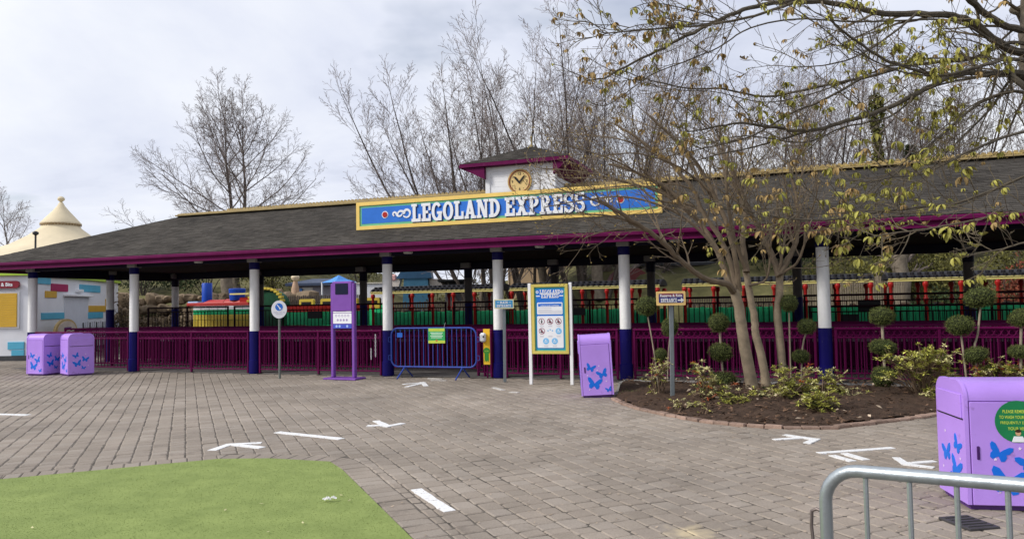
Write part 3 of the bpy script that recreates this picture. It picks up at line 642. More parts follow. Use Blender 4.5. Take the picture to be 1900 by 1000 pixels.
# ceiling boards and beams
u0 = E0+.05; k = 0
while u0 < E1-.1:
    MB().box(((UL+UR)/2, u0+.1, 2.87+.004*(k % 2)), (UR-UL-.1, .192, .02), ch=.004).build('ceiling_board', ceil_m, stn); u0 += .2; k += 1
MB().box(((UL+UR)/2, BVd+.0, 2.75), (UR-UL-3.6, .16, .22), ch=.01).build('back_beam', navy_b, stn)
MB().box((-14.2, 2.75, 2.72), (.16, 5.1, .26), ch=.01).build('end_beam', navy_b, stn)
MB().box(((UL+UR)/2, .1, 2.80), (UR-UL-3.6, .1, .1), ch=.01).build('front_beam', navy_b, stn)
lampm = M('ceiling_lamp_glass', (0.5, 0.5, 0.48), 0.3, 0.05, 4)
for u in (-7.9, -2.0, 1.1, 3.9, 8.2):
    MB().lathe([(.09, 2.76), (.11, 2.79), (.1, 2.84), (.04, 2.86)], c=(u, -.28, 0), n=14).build('ceiling_lamp', lampm, stn, smooth=True)
# clock turret
tw = thing('clock_turret', 'small white clock turret with dark hip roof on the station ridge', 'clock turret', tuple(Wd(0, 0, 0)), ANG)
tu0, tu1, tv0, tv1 = -.93, .83, 1.84, 3.6; tc_u, tc_v = (tu0+tu1)/2, (tv0+tv1)/2
MB().box((tc_u, tc_v, 4.25), (tu1-tu0-.04, tv1-tv0-.04, 1.7)).build('wall', white, tw)
for a in (tu0+.04, tu1-.04):
    for b in (tv0+.04, tv1-.04): MB().box((a, b, 4.25), (.13, .13, 1.69), ch=.012).build('corner_post', white, tw)
k = 0
for z in np.arange(3.9, 5.05, .125): MB().box((tc_u, tv0+.012, z), (tu1-tu0-.2, .028, .1235), ch=.003).build('clapboard', white, tw)
a0, a1, b0, b1 = -1.56, 1.22, 1.66, 3.95; ez = 5.06; ap = (tc_u-.02, (b0+b1)/2, 5.60)
tr = MB()
for q in (((a0, b0), (a1, b0)), ((a1, b0), (a1, b1)), ((a1, b1), (a0, b1)), ((a0, b1), (a0, b0))):
    for dz in (0, -.05): tr.add([Vector((*q[0], ez+dz)), Vector((*q[1], ez+dz)), Vector(ap)+Vector((0, 0, dz))], [(0, 1, 2)])
    A_, B_, T_ = Vector((*q[0], ez)), Vector((*q[1], ez)), Vector(ap); n_ = (B_-A_).cross(T_-A_).normalized()
    for r_ in range(11):
        t0, t1 = r_/11, (r_+1)/11; x = 0.0
        l0, l1 = A_.lerp(T_, t0), B_.lerp(T_, t0); h0, h1 = A_.lerp(T_, t1), B_.lerp(T_, t1); W_ = (l1-l0).length; nn = max(1, int(W_/.2))
        for c in range(nn):
            th = sr.uniform(.008, .016); s0, s1 = c/nn, (c+.97)/nn
            tr.add([l0.lerp(l1, s0)+n_*th, l0.lerp(l1, s1)+n_*th, h0.lerp(h1, s1)+n_*.002, h0.lerp(h1, s0)+n_*.002, l0.lerp(l1, s0), l0.lerp(l1, s1)], [(0, 1, 2, 3), (4, 5, 1, 0)])
tr.build('roof', shing_m, tw)
tf = MB()
for p, q in (((a0, b0), (a1, b0)), ((a1, b0), (a1, b1)), ((a1, b1), (a0, b1)), ((a0, b1), (a0, b0))): tf.beam((*p, ez-.05), (*q, ez-.05), .05, .085)
tf.build('fascia', purple, tw)
MB().add([Vector((a0, b0, ez-.1)), Vector((a1, b0, ez-.1)), Vector((a1, b1, ez-.1)), Vector((a0, b1, ez-.1))], [(0, 1, 2, 3)]).build('soffit', purple_d, tw)
sf = MB(); sf.plate([(a0+.03, ez-.102), (tu0, ez-.102), (tu0, ez-.40)], b0+.03, b1-.03); sf.plate([(a1-.03, ez-.102), (tu1, ez-.102), (tu1, ez-.40)], b0+.03, b1-.03)
sf.build('coved_soffit', purple, tw)
MB().lathe([(.05, 5.56), (.05, 5.62), (.015, 5.66), (.015, 5.8), (.035, 5.83), (.0, 5.88)], c=(ap[0], ap[1], 0), n=10).build('finial', gold, tw, smooth=True)
cq = BV(965, 337, tv0); cu_, cz_ = cq.x, cq.z
clk = thing('clock', 'round cream clock with black hands and red rim on the turret', 'clock', tuple(Wd(cu_, tv0-.005, cz_)), ANG)
MB().disc(0, 0, .275, -.03, 0, 32).build('clock_face', M('clock_cream', (0.72, 0.52, 0.22), 0.5, 0.08, 4), clk)
q = MB().ringp(0, 0, .272, .252, -.045, -.002, n=32); q.mat(1); q.ringp(0, 0, .305, .272, -.04, -.002, n=32); q.build('rim', [M('clock_red', (0.22, 0.03, 0.015), 0.5), M('clock_gold', (0.5, 0.33, 0.11), 0.5)], clk)
hd = MB(); hd.plate([(.02, -.03), (-.02, -.05), (-.135, .09), (-.17, .13), (-.12, .12), (-.09, .115)], -.05, -.04); hd.plate([(-.03, -.03), (.0, -.055), (.12, .09), (.145, .15), (.1, .12), (.07, .09)], -.052, -.042); hd.build('clock_hand', black, clk)
nm = MB()
for k in range(12):
    a = k*PI/6
    if k % 3 == 0: nm.text({0: '12', 3: '3', 6: '6', 9: '9'}[k], .185*math.sin(a), .185*math.cos(a), .07, -.032, .02)
    else: nm.disc(.2*math.sin(a), .2*math.cos(a), .01, -.033, -.03, 8)
nm.build('numerals', black, clk, kind='stuff')
# roof sign
su0, su1, sz0, sz1, sv = -3.70, 3.58, 3.425, 4.085, .35
sg_ = thing('roof_sign', 'long blue station name sign with yellow and green border on the roof', 'sign', tuple(Wd(su0, sv, sz0)), ANG)
SW, SH = su1-su0, sz1-sz0
MB().rect(.01, .01, SW-.01, SH-.01, .0, .09).build('backing', M('sign_back', (0.3, 0.2, 0.07), 0.7), sg_)
q = MB(); bw_ = .085
for r_ in ((0, 0, SW, bw_), (0, SH-bw_, SW, SH), (0, bw_, bw_, SH-bw_), (SW-bw_, bw_, SW, SH-bw_)): q.rect(*r_, -.035, .0)
q.build('frame', yellow, sg_)
q = MB(); q.rect(bw_, bw_, SW-bw_, SH-bw_, -.012, -.0015); q.mat(1); q.rect(bw_+.055, bw_+.055, SW-bw_-.055, SH-bw_-.055, -.016, -.0125); q.build('sign_panel', [green_s, blue_s], sg_)
lb = MB(); L0 = BV(765, 395, sv).x-su0; L1 = BV(929, 390, sv).x-su0; L2 = BV(938, 390, sv).x-su0; L3 = BV(1086, 380, sv).x-su0; hz = .42; zb = .115
slab(lb, 'LEGOLAND', L0+.015, zb-.022, L1+.015, hz, -.0215, .005); slab(lb, 'EXPRESS', L2+.015, zb-.022, L3+.015, hz, -.0215, .005); lb.build('letter_shadow', M('sign_navy', (0.012, 0.03, 0.16), 0.5), sg_)
lb = MB(); slab(lb, 'LEGOLAND', L0, zb, L1, hz, -.045, .02); slab(lb, 'EXPRESS', L2, zb, L3, hz, -.045, .02); lb.build('lettering', white_c, sg_)
def swirl(mb, cx, cz, s, sgn, y):
    def arc(x, z, r, a0, a1, w0, w1, n=12):
        for k in range(n):
            a = a0+(a1-a0)*k/n; b = a0+(a1-a0)*(k+1)/n; wa = w0+(w1-w0)*k/n; wb = w0+(w1-w0)*(k+1)/n; ra = r*(1-.35*k/n); rb = r*(1-.35*(k+1)/n)
            pp = [(x+(ra+wa)*math.cos(a), z+(ra+wa)*math.sin(a)), (x+(rb+wb)*math.cos(b), z+(rb+wb)*math.sin(b)), (x+(rb-wb)*math.cos(b), z+(rb-wb)*math.sin(b)), (x+(ra-wa)*math.cos(a), z+(ra-wa)*math.sin(a))]
            mb.plate([(cx+sgn*s*px_, cz+s*pz_) for px_, pz_ in pp], y-.0002*(k % 5), y+.006)
    arc(.42, .05, .34, -2.6, 3.4, .05, .11); arc(-.12, -.05, .34, .3, 3.0, .1, .05); arc(-.62, .02, .17, -.2, 4.6, .08, .05); arc(-.15, .1, .3, 3.5, 6.0, .09, .04)
q = MB(); c0 = BV(745, 396, sv); c1 = BV(1116, 373, sv); swirl(q, c0.x-su0+.02, SH/2-.01, .31, 1, -.03); swirl(q, c1.x-su0, SH/2-.01, .31, -1, -.03); q.build('scroll_ornament', white_c, sg_)
for px in (715, 1152):
    c = BV(px, 390, sv).x-su0; q = MB().disc(c, SH/2, .085, -.022, -.0165, 24); q.mat(1); q.disc(c, SH/2, .066, -.03, -.0225, 24); q.build('red_dot', [white_c, red_p], sg_)
# ------------------------------------------------------------------ floor inside, platform
MB().box((1.5, 2.05, -.02), (33, 3.9, .06)).build('queue_floor', M('queue_concrete', (0.13, 0.12, 0.115), 0.85, 0.2, 4), kind='structure')
bpy.data.objects['queue_floor'].location = ORG; bpy.data.objects['queue_floor'].rotation_euler = (0, 0, ANG)
pf = MB().box((1.5, 5.5, .28), (33, 3.2, .6), ch=.02).build('station_platform', purple_d, kind='structure'); pf.location = ORG; pf.rotation_euler = (0, 0, ANG)
# railings
def railing(name, label, u0, u1, v, ztop, zmid, zbot, step, mat_, rings=True, parts=True, group=None, wd=.06, z0=0.0, bal=.011, dv=0.0):
    t = thing(name, label, 'railing', tuple(Wd(u0, v, z0)), ANG+math.atan2(dv, u1-u0), group); L = math.hypot(u1-u0, dv)
    MB().box((L/2, 0, ztop-.025), (L, wd, .05), ch=.012).build('top_rail', mat_, t)
    MB().box((L/2, 0, zmid), (L, .03, .03), ch=.006).build('middle_rail', mat_, t)
    MB().box((L/2, 0, zbot), (L, .03, .03), ch=.006).build('bottom_rail', mat_, t)
    for x in (.03, L/2, L-.03): MB().box((x, 0, ztop/2-.02), (.05, .05, ztop-.05), ch=.008).build('post', mat_, t)
    n = int(L/step); me = None; allb = MB()
    for k in range(n):
        x = (k+.5)*L/n
        if min(abs(x-.03), abs(x-L/2), abs(x-L+.03)) < .035: continue
        if parts:
            if me is None:
                o = MB().tube([(0, 0, zbot), (0, 0, zmid)], bal, 6, cap=False).build('baluster', mat_, t); me = o.data
            else: o = inst('baluster', me, t)
            o.location = (x, 0, 0)
        else: allb.box((x, 0, (zbot+zmid)/2), (bal*1.8, bal*1.8, zmid-zbot))
    if not parts: allb.build('baluster_row', mat_, t, kind='stuff')
    if rings:
        r_ = MB(); rr = (ztop-.05-zmid-.015)/2; zc = zmid+.015+rr
        for k in range(n):
            x = (k+.5)*L/n; r_.tube([(x+(rr-.008)*math.cos(a*PI/4), 0, zc+(rr-.008)*math.sin(a*PI/4)) for a in range(8)], .008, 4, closed=True)
        r_.build('ring_frieze', mat_, t, kind='stuff')
    return t
fl = ['at the far left column behind the twin bins', 'behind the round white sign, between second and third column', 'behind the lilac info stand', None, 'behind the white noticeboard', 'behind the conifer topiaries at the multi-stem tree', 'at the far right behind the front bin']
labs = {0: 'purple ring topped railing at far left behind the twin bins', 1: 'purple ring topped railing between the second and third column from the left', 2: 'purple ring topped railing behind the round sign and lilac stand',
        4: 'purple ring topped railing behind the noticeboard', 5: 'purple ring topped railing behind the multi-stem tree', 6: 'purple ring topped railing behind the big shrub at far right'}
for i in range(7):
    if i == 3: continue
    railing('purple_railing', labs[i], FU[i]+.15, FU[i+1]-.15, .08, 1.05, .86, .1, .112, purple, True, True, 'purple front railings between the columns')
railing('purple_railing', 'purple railing corner piece just left of the middle column by the sanitiser', -.62, -.15, .35, 1.05, .86, .1, .112, purple, True, True, 'purple front railings between the columns', dv=-.28)
for v, lab in ((1.15, 'purple queue railing, first row behind the front railings'), (2.25, 'purple queue railing, second row behind the front railings'), (3.3, 'purple queue railing, hindmost row below the platform')):
    railing('queue_railing', lab, -14.0+v*.2, 13.9, v, 1.07, .86, .1, .095, purple if v < 2 else purple_d, v < 1.5, False, 'queue railings inside the station', wd=.09)
railing('queue_railing', 'sloping purple queue railing at the left end of the station', -13.9, -11.2, .9, 1.12, .9, .1, .13, purple, True, False, 'queue railings inside the station', dv=.9)
BU = [-14.0, -10.5, -6.6, -2.95, -.3, 2.45, 6.2, 10.05, 13.9]
bl_lab = ['dark platform railing in front of the red locomotive nose', 'dark platform railing in front of the yellow locomotive side', 'dark platform railing left of the third white column', 'dark platform railing behind the blue barrier', 'dark platform railing behind the noticeboard', 'dark platform railing behind the entrance arrow sign', 'dark platform railing behind the multi-stem tree', 'dark platform railing at far right']
for i in range(8):
    railing('platform_railing', bl_lab[i], BU[i]+.1, BU[i+1]-.1, 3.95, 1.14, .98, .12, .125, iron, False, True, 'dark railings along the platform', z0=.55)
railing('platform_railing', 'dark ramp railing running down at the far right', 6.4, 13.0, 3.6, .75, .6, .1, .13, iron, False, False, 'dark railings along the platform', z0=.68)
bpy.data.objects[-1] if False else None
for lab, px0, py0, px1, py1 in (('black notice panel hung on the railing beside the right column', 1594, 558, 1634, 577), ('black notice panel lower on the railing right of the column', 1562, 583, 1594, 601), ('black notice panel on the railing left of the lilac stand', 572, 577, 597, 591), ('black notice panel on the railing right of the noticeboard', 1063, 571, 1086, 585)):
    a = BV(px0, py1, 3.88); b = BV(px1, py0, 3.88); t = thing('notice_panel', lab, 'sign', tuple(Wd(a.x, 3.88, a.z)), ANG, 'black notice panels on the platform railings')
    MB().box(((b.x-a.x)/2, .0, (b.z-a.z)/2), (b.x-a.x, .025, b.z-a.z), ch=.006).build('panel', black, t)
    for x in (.08, b.x-a.x-.08): MB().box((x, .025, (b.z-a.z)/2), (.03, .03, (b.z-a.z)*.7)).build('clip', iron, t)
# ================================================================== white kiosk building at the left
kw = M('kiosk_white_render', (0.74, 0.75, 0.79), 0.7, 0.06, 1.5, bump=0.15, bs=60)
teal = M('brick_teal', (0.10, 0.42, 0.60), 0.5, 0.06, 3); magenta = M('brick_magenta', (0.36, 0.015, 0.10), 0.5, 0.08, 3); ochre = M('brick_yellow', (0.60, 0.36, 0.05), 0.5, 0.08, 3)
lime = M('lime_trim', (0.42, 0.60, 0.07), 0.5, 0.08, 3); shutter_m = M('yellow_shutter', (0.66, 0.40, 0.05), 0.45, 0.06, 3); doorg = M('kiosk_door_grey', (0.62, 0.64, 0.70), 0.5, 0.05, 3)
KX, KY = -16.15, 25.2; KD = Vector((-.196, 1, 0)).normalized(); kz = 2.86
kio = thing('kiosk_building', 'white kiosk building with coloured brick blocks and yellow shutter at far left', 'kiosk', (KX, KY, 0))
# main body as a skewed prism: front wall faces the camera, side wall recedes beside the station
LB, LA = 9.3, 7.5; pB = KD*LB
MB().flat([(-LA, 0), (0, 0), (pB.x, pB.y), (pB.x-LA, pB.y)], 0.16, kz).build('wall', kw, kio)
MB().flat([(-LA-.02, -.03), (.03, -.03), (pB.x+.03, pB.y+.03), (pB.x-LA, pB.y+.03)], 0.0, 0.17).build('plinth', darkgrey, kio)
MB().flat([(-LA-.1, -.12), (.12, -.12), (pB.x+.12, pB.y+.1), (pB.x-LA-.1, pB.y+.1)], kz+.1, kz+.16).build('roof', darkgrey, kio)
MB().beam((.05, -.0, kz+.05), (pB.x+.05, pB.y, kz+.05), .14, .13, ch=.015).build('lime_trim_board', lime, kio)
MB().beam((-LA, -.05, kz+.04), (-1.3, -.05, kz+.04), .12, .16, ch=.015).build('teal_trim_board', teal, kio); MB().beam((-1.25, -.055, kz+.04), (.1, -.055, kz+.04), .12, .14, ch=.015).build('lime_trim_board', lime, kio)
nB = Vector((KD.y, -KD.x, 0))
def onB(px, py):
    r = ray(px, py); o = Vector((KX, KY, 0)); t = (o-CP).dot(nB)/r.dot(nB); p = CP+r*t; return (p-o).dot(KD), p.z
def blockB(name, m, x0, y0, x1, y1, th=.04, par=kio):
    s0, z1 = onB(x0, (y0)); s1, z1b = onB(x1, y0); _, z0 = onB(x0, y1); z1 = (z1+z1b)/2; z0 = max(z0, .18); z1 = min(z1, kz-.02)
    c = KD*((s0+s1)/2)+nB*(th/2-.006); MB().box((c.x, c.y, (z0+z1)/2), (s1-s0, th, z1-z0), rz=math.atan2(KD.y, KD.x), ch=.008).build(name, m, par)
for nm, m, r_ in (('teal_block', teal, (64, 515, 93, 526)), ('magenta_block', magenta, (94, 527, 125, 540)), ('teal_block', teal, (147, 529, 185, 541)), ('yellow_block', ochre, (83, 540, 104, 552)), ('teal_block', teal, (76, 580, 118, 593)),
                  ('yellow_block', ochre, (163, 567, 199, 579)), ('yellow_block', ochre, (195, 555, 204, 567)), ('teal_block', teal, (162, 579, 190, 591))): blockB(nm, m, *r_)
blockB('door', doorg, 119, 551, 163, 616, .03); blockB('door_canopy', white, 117, 547, 166, 549.5, .18); blockB('wall_lamp', white_c, 140, 537, 150, 542, .12)
def onA(px, py): p = PY(px, py, KY-.02); return p.x-KX, p.z
def blockA(name, m, x0, y0, x1, y1, th=.04):
    a, zb_ = onA(x0, y1); b, zt_ = onA(x1, y0); zt_ = min(zt_, kz); MB().box(((a+b)/2, -th/2+.006, (zb_+zt_)/2), (b-a, th, zt_-zb_), ch=.008).build(name, m, kio)
blockA('shutter_frame', white, -64, 540, 37, 611, .05)
a, zb_ = onA(-60, 608); b, zt_ = onA(33, 544); sl = 14
for k in range(sl): MB().box(((a+b)/2, -.055, zb_+(k+.5)*(zt_-zb_)/sl), (b-a, .03, (zt_-zb_)/sl-.002), ch=.005).build('shutter_slat', shutter_m, kio)
blockA('teal_block', teal, 14, 634, 45, 648.5); blockA('teal_block', teal, 21, 649, 45, 660)
ks = thing('kiosk_sign', 'red rounded sign board with white lettering above the yellow shutter', 'sign', (KX, KY-.06, 0))
a, zb_ = onA(-52, 536); b, zt_ = onA(39, 521); q = MB(); q.rect(a, zb_, b, zt_, -.07, 0, r=(zt_-zb_)*.45); q.build('sign_board', M('kiosk_sign_red', (0.24, 0.02, 0.035), 0.45), ks)
MB().text('r & Bits', (onA(14, 528)[0]), (zb_+zt_)/2, (zt_-zb_)*.5, -.078, .03).build('lettering', white_c, ks)
rs = thing('arched_sign', 'cream arched sign on the paving against the white kiosk wall', 'sign', tuple(Vector((KX, KY, 0))+KD*1.9+nB*.5), math.atan2(KD.y, KD.x))
c0, z0_ = onB(73, 600); c1, _ = onB(116, 600); zt_ = onB(95, 592)[1]; R_ = (c1-c0)/2
q = MB(); q.plate([(R_*math.cos(k*PI/14), .9+(zt_-.9)*math.sin(k*PI/14)) for k in range(15)]+[(-R_, 0), (R_, 0)], 0, .08); q.build('frame', M('cream_frame', (0.5, 0.36, 0.16), 0.6), rs)
q = MB(); q.plate([(R_*.84*math.cos(k*PI/14), .9+(zt_-.98)*math.sin(k*PI/14)) for k in range(15)]+[(-R_*.84, .1), (R_*.84, .1)], -.02, .0); q.build('sign_face', M('cream_face', (0.6, 0.52, 0.45), 0.6), rs)
MB().rect(-.3, 1.0, .35, 1.05, -.03, -.021).build('lettering', M('sign_purple', (.12, .05, .2), .5), rs)
pk = thing('picket_fence', 'low grey picket fence in front of the kiosk wall', 'fence', tuple(Vector((KX, KY, 0))+KD*3.6+nB*.45), math.atan2(KD.y, KD.x))
pkm = M('weathered_picket', (0.40, 0.40, 0.44), 0.7, 0.3, 5)
for z in (.45, .95): MB().box((2.2, .03, z), (4.6, .03, .07)).build('rail', pkm, pk)
for k in range(19): MB().box((.05+k*.245, 0, .6), (.11, .025, 1.15+(k % 3)*.03), ch=.01).build('picket', pkm if k % 3 else darkgrey, pk)
# ------------------------------------------------------------------ cream tent far left
tentm = M('cream_canvas', (0.68, 0.58, 0.40), 0.8, 0.10, 0.6, bump=0.1, bs=8); ty = 62.0
def tz(py, px=113): return PY(px, py, ty).z
tx0 = PY(113, 420, ty).x; pxm = FPX/ty
tent = thing('circus_tent', 'cream circus style tent with pointed top and ball finial at far left', 'tent', (tx0, ty, 0))
zc = tz(415); q = MB(); prof = [(9.0, tz(505)), (7.2, tz(487)), (5.2, tz(470)), (3.6, tz(456)), (2.4, tz(440)), (1.5, tz(424)), (1.25, tz(413))]; q.lathe(prof, n=36)
q.build('canopy', tentm, tent, smooth=True)
q = MB().lathe([(1.52, zc-.06), (1.5, zc), (1.05, tz(403)), (.62, tz(392)), (.3, tz(383)), (.14, tz(376)), (.05, tz(375))], n=36); q.build('peak', tentm, tent, smooth=True)
q = MB()
for k in range(40):
    a = 2*PI*k/40; c = Vector((1.5*math.cos(a), 1.5*math.sin(a), zc-.07)); t = Vector((-math.sin(a), math.cos(a), 0))*.11; q.add([c-t+Vector((0, 0, .08)), c-t*.8-Vector((0, 0, .1)), c-Vector((0, 0, .16)), c+t*.8-Vector((0, 0, .1)), c+t+Vector((0, 0, .08))], [(0, 1, 2, 3, 4)])
q.build('scalloped_valance', M('valance_brown', (0.25, 0.17, 0.09), 0.8), tent)
q = MB().lathe([(.0, tz(376)), (.1, tz(375)), (.12, tz(374)), (.26, tz(371.5)), (.28, tz(369)), (.2, tz(366)), (.02, tz(364.5))], n=16); q.build('finial', tentm, tent, smooth=True)
q = MB().lathe([(9.0, 0), (9.0, tz(505))], n=36); q.build('side_wall', tentm, tent)
lp = thing('lamp_post', 'thin lamp post before the cream tent', 'lamp post', (PY(66, 440, 48).x, 48, 0)); lz = PY(66, 437, 48).z
MB().tube([(0, 0, 0), (0, 0, lz)], .06, 8).build('pole', darkgrey, lp); MB().lathe([(.05, lz), (.17, lz+.08), (.18, lz+.2), (.06, lz+.28)], n=12).build('lamp_head', darkgrey, lp, smooth=True)
# ------------------------------------------------------------------ train
VT = 7.25
roofb = M('train_roof_black', (0.012, 0.011, 0.014), 0.6, 0.3, 8); cream_e = M('train_trim_yellow', (0.92, 0.80, 0.28), 0.4, 0.06, 4)
def wheel(par, x, y, r):
    w_ = MB().tube([(x, y-.05, r), (x, y+.05, r)], r, 18); o = w_.build('wheel', black, par, smooth=True)
    MB().tube([(x, y-.07, r), (x, y-.05, r)], r*.45, 12).build('hub', red_p, o)
def carriage(u0, u1, label):
    t = thing('train_carriage', label, 'train carriage', tuple(Wd(u0, VT, 0)), ANG, 'green and red train carriages'); L = u1-u0; D = 1.25
    MB().box((L/2, D/2, .66), (L, D, .14), ch=.02).build('chassis', black, t)
    n = int(L/.155)
    for side, y in ((0, 0), (1, D)):
        if side == 0:
            for k in range(n): MB().box(((k+.5)*L/n, y, 1.085), (L/n-.014, .05, .60+.03*((k*7) % 3 == 0)), ch=.012).build('green_panel', green_t, t)
        else: MB().box((L/2, y, 1.09), (L, .05, .56)).build('back_panel', green_t, t)
    m = max(4, int(round(L/.8)))
    for k in range(m+1):
        for y in (.0, D):
            x = .07+k*(L-.14)/m
            q = MB().lathe([(.045, .8), (.045, 1.46), (.068, 1.5), (.068, 1.55), (.042, 1.58), (.042, 1.84), (.072, 1.9), (.072, 1.97), (.05, 2.0)], c=(x, y-.035 if y == 0 else y, 0), n=10); q.build('post', red_p, t, smooth=True)
    for k in range(m):
        x = .07+(k+.5)*(L-.14)/m; MB().box((x, D/2, 1.12), (.12, D-.1, .62), ch=.04).build('seat', M('seat_brown', (0.10, 0.05, 0.03), 0.6), t)
    MB().beam((0, -.06, 2.045), (L, -.06, 2.045), .06, .085, ch=.01).build('roof_edge', cream_e, t)
    q = MB(); pr_ = [(-.1, 2.07), (0.02, 2.16), (.25, 2.23), (D/2, 2.27), (D-.25, 2.23), (D-.02, 2.16), (D+.1, 2.07)]
    for i in range(len(pr_)-1):
        (ya, za), (yb, zb) = pr_[i], pr_[i+1]; q.add([Vector((-.02, ya, za)), Vector((L+.02, ya, za)), Vector((L+.02, yb, zb)), Vector((-.02, yb, zb))], [(0, 1, 2, 3)])
    q.add([Vector((x, y, z)) for x in (-.02, L+.02) for y, z in pr_], [tuple(range(7)), tuple(range(13, 6, -1))]); q.add([Vector((-.02, -.1, 2.055)), Vector((L+.02, -.1, 2.055)), Vector((L+.02, D+.1, 2.055)), Vector((-.02, D+.1, 2.055))], [(0, 1, 2, 3)])
    ro = q.build('roof', roofb, t)
    st = MB(); nn = int(L/.17)
    for k in range(nn):
        for y, z in ((-.04, 2.12), (.14, 2.2)): st.lathe([(.055, z-.03), (.055, z+.045)], c=((k+.5)*L/nn, y, 0), n=8)
    st.build('roof_studs', roofb, ro, kind='stuff')
    for x in (.5, 1.2, L-1.2, L-.5): wheel(t, x, .06, .3)
carriage(-7.4, -2.75, 'train carriage behind the blue barrier, left end at the white column'); carriage(-2.35, 2.4, 'train carriage behind the noticeboard and the middle columns')
carriage(3.05, 8.15, 'train carriage behind the multi-stem tree'); carriage(8.5, 13.6, 'train carriage at the far right end of the train')
yel_t = M('train_yellow', (0.62, 0.48, 0.07), 0.4, 0.06, 4); blue_t = M('train_blue', (0.010, 0.065, 0.42), 0.4, 0.08, 4); red_t = M('train_red', (0.45, 0.05, 0.045), 0.35, 0.08, 4)
tn = thing('train_tender', 'open train wagon with green palings, red rim and yellow seats left of the lilac stand', 'train wagon', tuple(Wd(-10.9, VT, 0)), ANG); L = 3.4
MB().box((L/2, .6, .66), (L, 1.25, .14), ch=.02).build('chassis', black, tn)
for k in range(22): MB().box(((k+.5)*L/22, 0, 1.21), (L/22-.014, .05, .46), ch=.01).build('green_panel', green_t, tn)
for k in range(22): MB().box(((k+.5)*L/22, -.01, 1.56), (L/22-.01, .06, .23), ch=.012).build('red_panel', red_p, tn)
MB().box((L/2, 1.22, 1.2), (L, .05, .9)).build('back_panel', green_t, tn)
for k in range(4):
    q = MB(); x = .3+k*.9; q.rect(x, 1.5, x+.6, 1.9, .35, .47, r=.06); q.build('seat_back', yel_t, tn); q2 = MB().rect(x+.1, 1.68, x+.5, 1.8, .33, .352); q2.build('seat_slot', black, tn)
for x in (.6, L-.6): wheel(tn, x, .06, .3)
lo = thing('locomotive', 'toy brick style locomotive with red nose, yellow sides and blue funnels at the platform', 'locomotive', tuple(Wd(-15.5, VT, 0)), ANG)
MB().box((1.6, .6, .72), (3.2, 1.2, .16), ch=.02).build('chassis', black, lo)
for k in range(14): MB().box((.55+k*.19, 0, 1.0), (.178, .1, .36), ch=.012).build('yellow_brick', yel_t, lo)
for k in range(7): MB().box((.64+k*.38, .0, 1.29), (.366, .1, .2), ch=.012).build('yellow_brick', yel_t, lo)
for k in range(14): MB().box((.55+k*.19, .0, 1.48), (.178, .1, .17), ch=.012).build('green_brick', green_t, lo)
for k in range(7): MB().box((.64+k*.38, .0, 1.64), (.366, .1, .14), ch=.012).build('white_brick', white_c, lo)
MB().box((1.75, .62, 1.2), (2.7, 1.1, 1.0)).build('core', green_t, lo)
MB().box((1.5, .6, 1.78), (2.9, 1.15, .13), ch=.03).build('running_board', red_t, lo)
MB().tube([(.45, .6, 1.72), (1.45, .6, 1.72)], .24, 18).build('boiler', red_t, lo, smooth=True); MB().tube([(1.5, .6, 1.72), (2.4, .6, 1.72)], .26, 18).build('boiler', red_t, lo, smooth=True)
MB().box((2.75, .6, 1.86), (.5, 1.1, .32), ch=.03).build('firebox', red_p, lo)
MB().lathe([(.19, 1.86), (.19, 2.58), (.175, 2.6)], c=(.53, .6, 0), n=20).build('funnel', blue_t, lo, smooth=True); MB().box((.25, .6, 1.85), (.5, .9, .1), ch=.02).build('nose_plate', M('pale_blue', (.35, .5, .75), .4), lo)
MB().lathe([(.27, 1.92), (.31, 2.34), (.28, 2.36)], c=(1.95, .6, 0), n=20).build('steam_dome', blue_t, lo, smooth=True)
for x in (.5, 1.3, 2.1, 2.8): wheel(lo, x, .05, .36)
MB().beam((2.15, .1, 2.14), (3.0, .1, 2.14), .3, .05).build('cab_roof_edge', cream_e, lo)
cb_ = MB(); n = 14; pts = []
for k in range(n+1): a = PI*k/n; pts.append((3.72+.72*math.cos(a), 1.7+.55*math.sin(a)))
cb_.plate(pts+[(3.0, .8), (4.44, .8)], .02, .45); cb_.build('cab', M('cab_green', (0.008, 0.07, 0.03), 0.5, 0.3, 6), lo)
for k in range(1, n):
    a = PI*k/n; MB().box((3.72+.74*math.cos(a), .0, 1.74+.57*math.sin(a)), (.15, .14, .085), ch=.01).build('yellow_brick', yel_t, lo)
# ------------------------------------------------------------------ things behind the train
bank_m = M('grassy_bank', (0.085, 0.082, 0.03), 0.95, 0.45, 0.9, bump=0.9, bs=9, rgb2=(0.12, 0.11, 0.045))
bk = MB(); nx, ny = 120, 26
for i in range(nx+1):
    x = -34+i*78/nx
    for j in range(ny+1):
        t = j/ny; c = max(0, 1-abs(x+4)/8.0) ; y0 = 30.5-0.16*x+c*14; y = y0+t*26
        h = 4.3*(1-math.exp(-t*5.5))*(1-.35*c) + .5*mnoise.fractal(Vector((x*.25, y*.25, 0)), 1, 2, 4)*min(1, t*6)+.12*mnoise.noise(Vector((x*1.4, y*1.4, 3)))
        bk.v.append((x, y, -.1+max(0, h)))
for i in range(nx):
    for j in range(ny): a = i*(ny+1)+j; bk.f.append((a, a+ny+1, a+ny+2, a+1)); bk.m.append(0)
bk.build('grassy_bank', bank_m, kind='structure', smooth=True)
trk = MB().box((1, 10.2, -.0), (46, 5.5, .1)).build('track_bed', M('ballast', (0.16, 0.14, 0.12), 0.95, 0.4, 8, bump=0.8), kind='structure'); trk.location = ORG; trk.rotation_euler = (0, 0, ANG)
